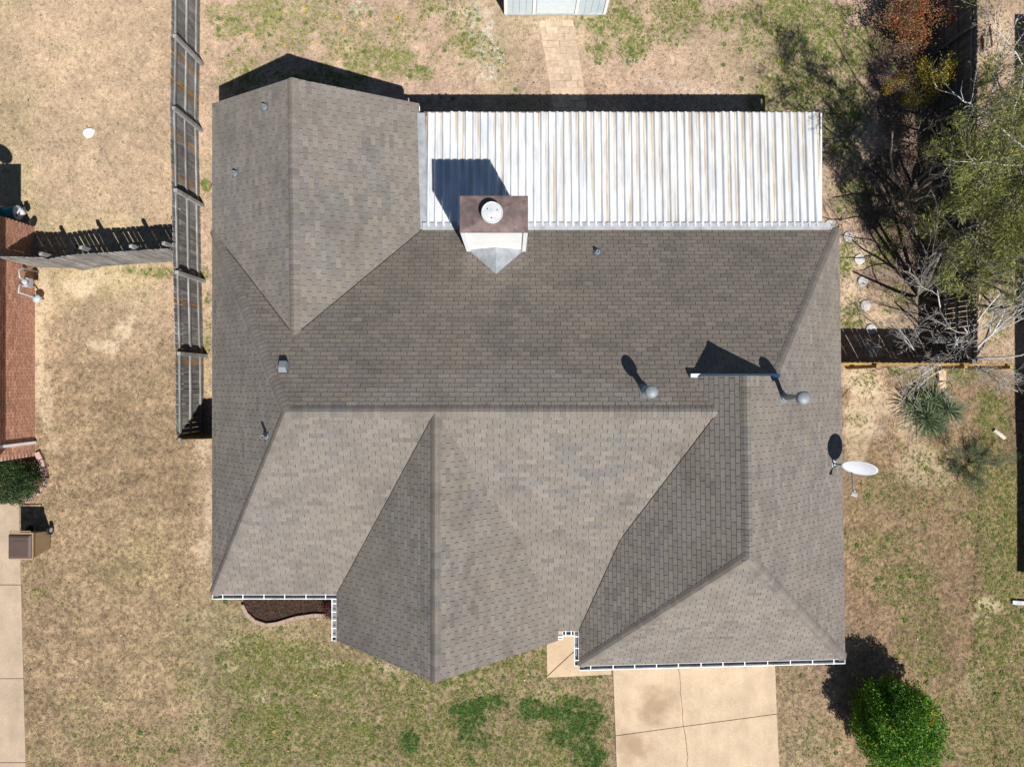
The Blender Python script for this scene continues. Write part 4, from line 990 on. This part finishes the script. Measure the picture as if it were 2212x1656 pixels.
mb.obox((bx,by+.16,zt_+.086),(.22,0,0),(0,.006,0),(0,0,.006)); mb.build('lid', M_lid, bn)
mb = MB(); mb.tube([(bx-.30,by+.36,zt_+.02),(bx-.30,by+.44,zt_+.03),(bx+.30,by+.44,zt_+.03),(bx+.30,by+.36,zt_+.02)], .016, 8); mb.build('handle', M_tan, bn)
for sx in (-1, 1):
    mb = MB(); mb.tube([(bx+sx*.29,by+.30,.17),(bx+sx*.35,by+.30,.17)], .14, 22); wh = mb.build('wheel', M_bk, bn)
    mb = MB(); mb.tube([(bx+sx*.352,by+.30,.17),(bx+sx*.356,by+.30,.17)], .07, 14); mb.build('hub', M_gp, wh)
# white stone on the lawn
def stone(name, label, cat, px, py, r_, zs_, mat, seed, group=None):
    x_, y_ = W(px, py); rg = random.Random(seed); mb = MB(); n, m = 16, 6; vv = []
    ph = [rg.uniform(0,6.3) for _ in range(3)]
    for j in range(m+1):
        el = math.pi/2*j/m
        for k_ in range(n):
            a_ = 2*math.pi*k_/n; rr_ = r_*(1+.10*math.sin(2*a_+ph[0])+.05*math.sin(3*a_+ph[1])+.03*rg.uniform(-1,1))
            vv.append((x_+rr_*math.cos(a_)*math.cos(el)*1.0, y_+rr_*.85*math.sin(a_)*math.cos(el), -.01+zs_*math.sin(el)))
    fs = [(j*n+k_, j*n+(k_+1)%n, (j+1)*n+(k_+1)%n, (j+1)*n+k_) for j in range(m) for k_ in range(n)]
    mb.add(vv, fs); o = mb.build(name, mat, None, True); return tag(o, label, cat, group)
stone('white_stone', 'rounded bright white stone lying alone on the tan lawn', 'stone', 192, 287, .18, .14, plain('white_stone_paint', (.82,.82,.80), .6, .05), 2)
M_cb = plain('tan_block', (.50,.37,.25), .9, .15, 12, bump=.4)
for (px, py, hx_, hy_, rz, lb) in ((2035,811,.11,.15,.05,'tan concrete block lying close below the yellow fence'), (2034,832,.12,.10,.12,'smaller tan concrete block lying just above the yucca')):
    x_, y_ = W(px, py, .1); mb = MB(); mb.obox((0,0,.06),(hx_,0,0),(0,hy_,0),(0,0,.07)); o = tag(mb.build('concrete_block', M_cb), lb, 'block', 'loose concrete blocks by the yellow fence'); o.location = (x_,y_,0); o.rotation_euler = (0,0,rz)
x_, y_ = W(2158,937,.05); mb = MB(); mb.tube([(x_-.16,y_+.12,.06),(x_,y_,.075),(x_+.16,y_-.13,.06)], [.06,.068,.06], 9)
tag(mb.build('stone_log', plain('pale_stone', (.50,.43,.37), .85, .15, 10)), 'pale elongated stone lying slanted on grass right of the yucca', 'stone')
x_, y_ = W(2200,1304,.1); mb = MB(); mb.bar((x_-.2,y_+.06,.10),(x_+1.2,y_-.02,.14),.12,.08); tag(mb.build('drain_pipe', M_galv), 'grey square drain pipe lying on grass at the right edge', 'pipe')
x_, y_ = W(2161,221,1.3); mb = MB(); mb.bar((x_,y_,1.3),(x_+1.3,y_+.42,1.45),.12,.10); mb.bar((x_+1.2,y_+.38,0),(x_+1.2,y_+.38,1.4),.08,.08)
tag(mb.build('metal_rail', plain('pale_rail', (.55,.60,.64), .4, .1)), 'pale blue grey metal rail poking in among the foliage at right', 'rail')
for (px, py, a_, b_, z_, lb) in ((2150,78,.16,.33,.04,'pale flat slab lying on the ground beyond the dark fence at top right'), (2128,96,.10,.22,.05,'narrow tan slab lying beside the pale slab at top right')):
    x_, y_ = W(px, py); mb = MB(); mb.obox((0,0,z_),(a_,.01,0),(-.01,b_,0),(0,0,z_)); o = tag(mb.build('stone_slab', M_cb), lb, 'slab'); o.location = (x_,y_,0); o.rotation_euler = (0,0,.06)
# stepping stones
M_step = plain('stepping_concrete', (.44,.43,.41), .9, .16, 16, bump=.3, rnd=.1)
stp = MB(); stp.lathe((0,0,0), [(.155,-.03),(.16,.025),(.15,.034),(.02,.036)], 26); sme = stp.mesh('stepping_stone', M_step)
for (px, py, lb) in ((1792,486,'round stepping stone at the corner of the metal roof'), (1832,512,'round pale stepping stone second from the metal roof corner'), (1856,560,'round stepping stone third from the metal roof, streaked by branch shadows'), (1863,608,'round stepping stone half shaded by twigs beside green weeds'),
    (1869,660,'bright round stepping stone just north of the fence shadow'), (1881,711,'round stepping stone cut by the edge of the fence shadow'), (1886,760,'round stepping stone wholly in fence shadow nearest the yellow fence')):
    o = tag(link('stepping_stone', sme), lb, 'stepping stone', 'round stepping stones along the side of the house'); x_, y_ = W(px, py); o.location = (x_, y_, .012); o.rotation_euler = (random.uniform(-.03,.03), random.uniform(-.03,.03), random.random()*6)
# edging at the neighbour's bush
er = thing('stone_edging', 'pinkish stone edging curved round the bush by the brick house', 'edging', (*W(100,1010), 0))
ep = [W(84,976), W(92,992), W(97,1010), W(101,1030), W(98,1048), W(88,1060), W(74,1070), W(58,1078)]
for a_, b_ in zip(ep, ep[1:]):
    mb = MB(); A = Vector((*a_,.05)); Bv = Vector((*b_,.05)); mb.bar(A.lerp(Bv,.03), A.lerp(Bv,.95), .17+random.uniform(-.02,.02), .14); mb.build('edging_stone', plain('pink_stone', (.42,.275,.235), .9, .12, 9) if 'pink_stone' not in bpy.data.materials else bpy.data.materials['pink_stone'], er)

# ------------------------------------------------------------------ SHED
sx0, sx1, sy = W(1090,31)[0], W(1307,28)[0], W(1200,31)[1]
shd = thing('garden_shed', 'white and pale blue garden shed front at the top edge', 'shed', ((sx0+sx1)/2, sy+1.5, 0))
M_sh = plain('pale_blue_siding', (.50,.58,.62), .6, .06, 4)
xs_ = np.linspace(sx0+.06, sx1-.06, 16)
mb = MB(); mb.box(sx0+.03, sy+.02, .06, sx1-.03, sy+3.4, 2.2); mb.build('wall', M_sh, shd)
for i in range(15):
    mb = MB(); mb.box(xs_[i]+.004, sy-.002, .07, xs_[i+1]-.004, sy+.018, 2.15); mb.build('siding_panel', M_sh, shd)
for xa in (sx0-.01, sx1-.07, W(1150,31)[0], W(1241,31)[0]):
    mb = MB(); mb.box(xa, sy-.03, .05, xa+.085, sy-.004, 2.2); mb.build('trim', M_white, shd)
mb = MB(); mb.box(W(1157,31)[0]+.02, sy-.026, .10, W(1240,31)[0]-.01, sy-.004, 2.02); dr = mb.build('door', plain('shed_door', (.62,.70,.73), .5, .05), shd)
mb = MB(); mb.box(W(1160,31)[0], sy-.05, .95, W(1162,31)[0]+.02, sy-.027, 1.05); mb.build('handle', M_lead, dr)
mb = MB(); mb.box(sx0, sy-.045, 0, sx1, sy+3.4, .055); mb.build('base', plain('shed_base', (.36,.36,.34), .9), shd)
mb = MB(); xm = (sx0+sx1)/2
mb.add([(sx0-.15,sy-.1,2.15),(sx1+.15,sy-.1,2.15),(xm,sy-.1,3.0),(sx0-.15,sy+3.5,2.15),(sx1+.15,sy+3.5,2.15),(xm,sy+3.5,3.0)], [(0,1,2),(5,4,3),(0,2,5,3),(1,4,5,2),(0,3,4,1)]); mb.build('roof', plain('shed_roof', (.12,.11,.10), .9), shd)

# ------------------------------------------------------------------ RIGHT NEIGHBOUR (just out of the frame, its eave shades the edge)
rn = thing('neighbor_house', 'neighbouring house past the right edge whose eave shades the grass', 'house', (20,1,0))
ex, ya_, yb_ = 16.42, -7.3, 9.9
mb = MB(); mb.box(ex+.5, ya_+.4, 0, 28, yb_-.4, 2.5); mb.build('wall', M_brickwall, rn)
mb = MB(); mb.add([(ex,ya_,2.5),(ex,yb_,2.5),(28,ya_,2.5),(28,yb_,2.5),(22,ya_+4,5.2),(22,yb_-4,5.2),], [(0,4,5,1),(0,2,4),(1,5,3),(2,3,5,4),(0,1,3,2)]); mb.build('roof', plain('right_roof', (.13,.115,.10), .9), rn)

# ------------------------------------------------------------------ PLANTS
def leaf_quads(P, D, Ln, Wd, rg, curl=.0, flat=0.0):
    n = len(P); rnd = rg.normal(size=(n,3)); rnd[:,2] += flat*2
    s_ = np.cross(D, rnd); s_ /= np.linalg.norm(s_,axis=1,keepdims=True)+1e-9
    mid = P + D*Ln[:,None]*.5; tip = P + D*Ln[:,None]; tip[:,2] -= curl*Ln
    v = np.stack([P, mid+s_*Wd[:,None], tip, mid-s_*Wd[:,None]], 1).reshape(-1,3)
    return v, np.arange(4*n).reshape(-1,4)
M_leaf = attr_mat('leaf', .55, .12, 12, .3, 'GEOMETRY', .3)
M_bark = plain('grey_bark', (.20,.175,.155), .9, .25, 12, bump=.5, bsc=30)
M_pale = plain('pale_grey_bark', (.46,.43,.41), .85, .22, 14, bump=.4, bsc=40)
def grow(rg, base, d, L, r0, depth, maxd, out, wob=.18, upb=.12, kids=(3,5), spread=.7, shrink=.62, seg=5):
    pts = [Vector(base)]; d = Vector(d).normalized()
    for i in range(seg):
        d = (d + Vector((rg.gauss(0,wob), rg.gauss(0,wob), rg.gauss(0,wob)+upb))).normalized(); pts.append(pts[-1] + d*L/seg)
    out.append((pts, r0, depth))
    if depth < maxd:
        for k_ in range(rg.randint(*kids)):
            t = rg.uniform(.3, 1.0); i = min(seg-1, int(t*seg)); q = pts[i].lerp(pts[i+1], t*seg-i)
            dd = (pts[i+1]-pts[i]).normalized(); ax = Vector((rg.gauss(0,1),rg.gauss(0,1),rg.gauss(0,.6))).normalized()
            nd = (dd + (ax - dd*ax.dot(dd)).normalized()*spread*rg.uniform(.6,1.4)).normalized()
            grow(rg, q, nd, L*shrink*rg.uniform(.7,1.2), r0*(1-.5*t)*.55, depth+1, maxd, out, wob, upb*.7, kids, spread, shrink, max(3, seg-1))
def wood_mesh(out, maxlev, minr=.004):
    mb = MB()
    for pts, r0, dep in out:
        if dep > maxlev: continue
        n = 9 if dep == 0 else 6 if dep == 1 else 4 if dep == 2 else 3
        rad = [max(minr, r0*(1-.62*i/(len(pts)-1))) for i in range(len(pts))]; mb.tube(pts, rad, n)
    return mb
def tree(name, label, cat, base, stems, seed, nleaf, leaf, cols, group, bark, maxd=3, kids=(3,5), wob=.16, spread=.75, shrink=.6, upb=.1, spray=.10, minr=.005, leafdepth=2, flat=0.0, keep=None, prune=None, leafy=.55):
    rg = random.Random(seed); nr = np.random.default_rng(seed); root = thing(name, label, cat, (*base,0), group); out = []
    for (az, el, L, r0) in stems:
        d = (math.cos(R(az))*math.cos(R(el)), math.sin(R(az))*math.cos(R(el)), math.sin(R(el)))
        grow(rg, (base[0]+.12*math.cos(R(az)), base[1]+.12*math.sin(R(az)), -.05), d, L, r0, 0, maxd, out, wob, upb, kids, spread, shrink)
    if prune is not None: out = [o_ for o_ in out if o_[2] < 1 or prune(sum(o_[0], Vector())/len(o_[0]))]
    wood_mesh([o_ for o_ in out if o_[2] == 0], 0).build('trunk', bark, root, True)
    wood_mesh([o_ for o_ in out if o_[2] > 0], maxd, minr).build('branches', bark, root, True)
    if nleaf:
        A, Dv = [], []
        for pts, r0, dep in out:
            if dep < leafdepth or rg.random() > leafy: continue
            for i in range(len(pts)-1): A.append(pts[i]); Dv.append(pts[i+1]-pts[i])
        A = np.array(A); Dv = np.array(Dv); pick = nr.integers(0, len(A), nleaf); t = nr.random(nleaf)[:,None]
        P = A[pick] + Dv[pick]*t + nr.normal(0, spray, (nleaf,3))
        d = Dv[pick]/(np.linalg.norm(Dv[pick],axis=1,keepdims=True)+1e-9) + nr.normal(0,.55,(nleaf,3)); d[:,2] -= .12; d /= np.linalg.norm(d,axis=1,keepdims=True)
        kp = P[:,2] > .15
        if keep is not None: kp &= keep(P)
        P, d = P[kp], d[kp]; m = len(P)
        v, q = leaf_quads(P, d, nr.uniform(leaf[0],leaf[1],m), nr.uniform(leaf[2],leaf[3],m), nr, .2, flat)
        ca = np.array(cols); wts = nr.random((m,1)); cc = ca[nr.integers(0,len(ca),m)]*(.7+.6*wts)
        link('foliage', quads_mesh('foliage', v, q, M_leaf, cc), root)
    return root, out
OLIVE = [(.19,.205,.045),(.24,.24,.06),(.13,.155,.036),(.27,.25,.08),(.08,.11,.028)]
tg = 'evergreen trees along the right hand fence'
T1 = W(1992,640)
def edge1(z, y): return 11.9 - .42*(z-1.5) + .35*np.sin(y*4)
def edge2(z, y): return 12.0 - .42*(z-1.3) + .4*np.sin(y*4)
tree('evergreen_tree', 'many stemmed olive green tree behind the stepping stones', 'tree', T1, [(150,60,3.4,.075),(60,58,3.8,.08),(20,54,3.6,.08),(-20,54,3.0,.07),(95,68,4.2,.08),(195,52,2.8,.06),(170,46,2.6,.055),(120,58,4.0,.07),(40,70,4.0,.07),(135,48,2.8,.055)], 21, 30000, (.08,.16,.008,.014), OLIVE, tg, M_bark, spray=.09, kids=(3,5),
     keep=lambda P: (P[:,2] > 1.5) & (P[:,0] > edge1(P[:,2], P[:,1])) & ((P[:,1]-T1[1]) > .5-.30*(P[:,0]-T1[0]) + .5*np.sin(P[:,0]*3)), prune=lambda c_: c_.x > edge1(c_.z, c_.y)-.35 and c_.y-T1[1] > -.5-.3*(c_.x-T1[0]))
tree('evergreen_tree', 'olive green tree beside the fence, tallest of the evergreens', 'tree', (12.3,5.7), [(30,62,4.0,.05),(110,66,4.2,.05),(-40,58,3.2,.05),(160,66,4.2,.045),(70,74,4.6,.055),(130,70,4.6,.05),(-80,62,3.0,.04),(190,62,3.6,.045)], 33, 31000, (.08,.16,.008,.014), OLIVE, tg, M_bark, spray=.09, kids=(3,5),
     keep=lambda P: (P[:,2] > 1.3) & (P[:,0] > edge2(P[:,2], P[:,1])) & (P[:,1] < 8.4-.24*(P[:,2]-1.5)+.3*np.sin(P[:,0]*5)), prune=lambda c_: c_.x > edge2(c_.z, c_.y)-.1 and c_.y < 8.4-.24*(c_.z-1.5))
tree('evergreen_tree', 'tall narrow olive green tree at the upper right behind the dark fence', 'tree', (13.9,7.4), [(40,66,3.4,.04),(120,68,3.8,.045),(150,62,3.6,.04),(180,66,3.6,.04),(80,72,3.8,.04)], 47, 9000, (.08,.15,.008,.014), OLIVE, tg, M_pale, spray=.09,
     keep=lambda P: (P[:,2] > 1.6) & (P[:,0] > 12.3+.3*np.sin(P[:,1]*3)), prune=lambda c_: c_.x > 12.2)
tree('evergreen_tree', 'small olive green tree beyond the fence at the right edge', 'tree', (14.5,4.6), [(60,60,1.6,.03),(160,60,1.5,.03),(-60,58,1.5,.03),(0,60,1.6,.03),(110,66,1.8,.03)], 53, 8000, (.07,.14,.008,.014), OLIVE, tg, M_bark, spray=.10)
# leafless tree
M_twig = plain('pale_twig_bark', (.46,.44,.42), .8, .2, 14)
tree('bare_tree', 'leafless grey tree with budding twigs over the yellow fence', 'tree', (14.15,.75), [(176,20,2.6,.034),(154,28,2.8,.038),(194,26,2.2,.03),(130,40,3.2,.045),(183,36,2.6,.036),(142,48,2.8,.036),(-60,50,1.7,.03),(20,50,2.2,.04),(212,46,1.9,.03),(85,46,2.6,.04),(60,40,2.4,.036),(160,52,2.6,.036),(168,30,2.6,.034)], 61, 3000, (.015,.03,.006,.01), [(.38,.34,.18),(.30,.26,.14)], None, M_twig, maxd=4, kids=(3,4), wob=.13, spread=.6, shrink=.55, upb=.035, spray=.01, minr=.0026, leafdepth=4)
t2 = [o_ for o_ in bpy.data.objects if str(o_.get('label','')).startswith('olive green tree beside the fence')][0]
for zz, pl_ in (((4.0,5.0,5.2,5.3,5.2), ((12.3,5.7),(2212,320),(2118,237),(2070,210),(2020,190))), ((4.2,5.2,5.4,5.4), ((12.5,5.4),(2212,356),(2130,352),(2050,345))), ((3.8,5.6,5.8), ((12.7,6.0),(2212,150),(2130,20)))):
    pp = [Vector((*(pl_[k_] if k_ == 0 else W(*pl_[k_], zz[k_])), zz[k_])) for k_ in range(len(zz))]
    fine = []
    for a_, b_ in zip(pp, pp[1:]):
        for t in (0, .25, .5, .75): fine.append(a_.lerp(b_, t) + Vector((random.gauss(0,.025), random.gauss(0,.025), random.gauss(0,.03))))
    fine.append(pp[-1]); mb = MB(); mb.tube(fine, [max(.008, .03*(1-k_/len(fine))) for k_ in range(len(fine))], 6)
    for k_ in range(3, len(fine)-1, 2):
        d = (fine[k_+1]-fine[k_]).normalized(); n_ = Vector((-d.y, d.x, .2))*random.choice((-1,1)); L_ = random.uniform(.3,.7)
        mb.tube([fine[k_], fine[k_]+d*L_*.5+n_*L_*.35, fine[k_]+d*L_*.8+n_*L_*.9], [.010,.007,.004], 4)
    mb.build('bare_limb', M_twig, t2, True)
# brushy understory
UND = [(.09,.10,.03),(.12,.075,.045),(.06,.08,.02)]
for i, (px, py, lb) in enumerate(((1945,470,'twiggy brown green shrub in deep shade left of the evergreen trees'), (1975,300,'dark twiggy shrub under the upper evergreen trees'), (2010,560,'low twiggy shrub between stepping stones and the dark fence'))):
    tree('twiggy_shrub', lb, 'shrub', W(px,py), [(a_, 55+10*math.sin(a_), 1.0, .018) for a_ in range(0,360,45)], 70+i, 2600, (.04,.08,.008,.014), UND, 'shady shrubs', M_bark, maxd=2, kids=(4,6), spray=.06, minr=.003, leafdepth=1)
# nandina
RED = [(.16,.17,.045),(.30,.07,.045),(.40,.13,.06),(.33,.20,.07),(.14,.15,.04),(.25,.08,.05)]; YEL = [(.46,.36,.05),(.30,.30,.05),(.40,.24,.05),(.20,.24,.04)]; MIX = [(.44,.30,.06),(.26,.28,.05),(.46,.14,.06),(.52,.18,.06)]
def shrub(name, label, px, py, zc, rad, hgt, n, cols, seed, leaf=(.03,.06,.008,.014), group=None, cat='shrub', shell=.45, squash=1.0, bark=None, flat=.3, clumps=0):
    x_, y_ = W(px, py, zc); nr = np.random.default_rng(seed); rg = random.Random(seed); root = thing(name, label, cat, (x_,y_,0), group)
    mb = MB()
    for k_ in range(12):
        a_ = rg.uniform(0,6.28); rr_ = rg.uniform(.2,.8)*rad; mb.tube([(x_+.05*math.cos(a_),y_+.05*math.sin(a_),0),(x_+rr_*.4*math.cos(a_),y_+rr_*.4*math.sin(a_),hgt*.45),(x_+rr_*math.cos(a_),y_+rr_*math.sin(a_),hgt*.85)], [.014,.010,.004], 5)
    mb.build('stems', bark or M_bark, root)
    u = nr.normal(size=(n,3)); u /= np.linalg.norm(u,axis=1,keepdims=True); az = np.arctan2(u[:,1],u[:,0])
    lump = 1+.44*(fbm(u[:,0]*3.4+seed, u[:,1]*3.4+u[:,2]*2.6, seed, 4)-.5)*2
    r_ = (1-shell*nr.random(n)**1.4)*lump
    P = np.stack([x_+u[:,0]*r_*rad, y_+u[:,1]*r_*rad*squash, hgt*.5+u[:,2]*r_*hgt*.5], 1); 
    if clumps:
        cn = nr.normal(0,1,(clumps,3)); cn /= np.linalg.norm(cn,axis=1,keepdims=True); cn *= nr.uniform(.35,.95,(clumps,1)); cs = nr.uniform(.10,.26,clumps); wi = nr.integers(0,clumps,n)
        q_ = cn[wi] + nr.normal(size=(n,3))*cs[wi][:,None]; P = np.stack([x_+q_[:,0]*rad, y_+q_[:,1]*rad*squash, hgt*.55+q_[:,2]*hgt*.42],1); u = q_/(np.linalg.norm(q_,axis=1,keepdims=True)+1e-6)
    kp = P[:,2] > .04; P = P[kp]; u = u[kp]; m = len(P)
    d = u*.7 + nr.normal(0,.7,(m,3)); d[:,2] += .1; d /= np.linalg.norm(d,axis=1,keepdims=True)
    v, q = leaf_quads(P, d, nr.uniform(leaf[0],leaf[1],m), nr.uniform(leaf[2],leaf[3],m), nr, .15, flat)
    ca = np.array(cols); cl = fbm(P[:,0]*3+seed, P[:,1]*3, seed+9, 3); ci = np.clip(((cl-.25)*2*len(ca)*.8 + nr.normal(0,.9,m)).astype(int), 0, len(ca)-1)
    link('foliage', quads_mesh('foliage', v, q, M_leaf, ca[ci]*(.7+.6*nr.random((m,1)))), root); return root
ng_ = 'heavenly bamboo shrubs in the shady border'
shrub('nandina_shrub', 'red and orange leaved shrub with green middle at top right', 1972, 40, 1.2, .85, 1.7, 6000, RED, 81, (.04,.085,.010,.018), ng_, clumps=20)
shrub('nandina_shrub', 'small orange and red shrub below the large red one', 1946, 176, 1.0, .42, 1.3, 1700, MIX, 82, group=ng_, clumps=9)
shrub('nandina_shrub', 'yellow leaved shrub against the dark fence', 2032, 148, 1.0, .62, 1.4, 3000, YEL, 83, (.04,.08,.010,.018), ng_, clumps=13)
shrub('nandina_shrub', 'small yellow green shrub between the red one and evergreens', 1985, 205, 1.0, .4, 1.3, 1700, YEL, 84, group=ng_, clumps=9)
# big round bush
shrub('round_bush', 'large bright green round bush with yellowing leaves by the driveway', 1936, 1570, 1.15, 1.22, 2.3, 42000, [(.05,.135,.012),(.085,.20,.016),(.13,.28,.022),(.07,.18,.016),(.11,.25,.024),(.06,.16,.016),(.42,.34,.035)], 90, (.05,.085,.015,.024), cat='bush', shell=.55, squash=1.12)
shrub('dark_bush', 'dark glossy green bush beside the brick house', 18, 1040, .6, .88, 1.25, 15000, [(.025,.06,.02),(.04,.09,.025),(.03,.07,.018),(.055,.10,.03),(.22,.14,.07)], 91, (.035,.06,.011,.017), cat='bush', shell=.4, squash=.72)
# soft young conifer
tree('soft_conifer', 'soft blue green young conifer casting dark spiky shadow near the yucca', 'conifer', W(2085,1000), [(a_, 46+18*math.sin(a_*1.7), .62+.2*math.cos(a_), .012) for a_ in range(0,360,30)] + [(10,80,1.1,.02)], 93, 8500, (.05,.10,.0025,.0045), [(.12,.18,.07),(.09,.16,.09),(.16,.19,.06),(.07,.14,.07)], None, M_bark, maxd=2, kids=(3,5), spray=.045, minr=.003, leafdepth=0)
# red stems at the mulch bed
shrub('red_twig_shrub', 'low dark red shrub in the mulch bed by the gutter corner', 716, 1318, .3, .26, .55, 1300, [(.12,.035,.03),(.09,.03,.025),(.16,.05,.04)], 95)
# yucca
yx, yy = W(2012,893,.3); yroot = thing('yucca', 'spiky grey green yucca clump in the right hand yard', 'yucca', (yx,yy,0))
nr = np.random.default_rng(5)
for (dx, dy, zc, n, Lr) in ((-.12,-.15,.30,140,.74),(.45,.12,.50,95,.62),(.05,.40,.35,95,.70),(-.45,.18,.25,90,.72),(.08,-.36,.18,80,.56)):
    mb = MB(); cx_, cy_ = yx+dx, yy+dy
    for k_ in range(n):
        a_ = k_*2.39996+nr.normal(0,.1); el = R(85*(1-(k_/n)**.8)*.9+2+nr.normal(0,5)); L = Lr*nr.uniform(.7,1.25); w_ = nr.uniform(.010,.017)
        d = Vector((math.cos(a_)*math.cos(el), math.sin(a_)*math.cos(el), math.sin(el))); s_ = Vector((-math.sin(a_), math.cos(a_), 0))
        b_ = Vector((cx_, cy_, zc*.8)); m_ = b_+d*L*.55; tp = b_+d*L - Vector((0,0,L*.12*nr.uniform(0,2))); k2 = nr.uniform(.7,1.4)
        if tp.z < .03: tp.z = .03
        dead = el < R(8) and nr.random() < .35
        cc_ = tuple(v*k2 for v in ((.30,.22,.13) if dead else (.145,.20,.11) if nr.random() < .6 else (.24,.30,.18)))
        up_ = s_.cross(d)*.006
        mb.add([b_-s_*w_*.6, b_+s_*w_*.6, m_+s_*w_+up_, m_-s_*w_+up_, tp, m_-up_], [(0,1,5),(1,2,5),(0,5,3),(2,4,5),(3,5,4)], cc_)
    mb.build('leaf_rosette', M_leaf, yroot)
mb = MB(); mb.tube([(yx+.42,yy-.2,.0),(yx+.42,yy+.05,.35)], .05, 8); mb.build('trunk', M_bark, yroot)
print('TRIS', sum(len(m_.polygons) for m_ in bpy.data.meshes))
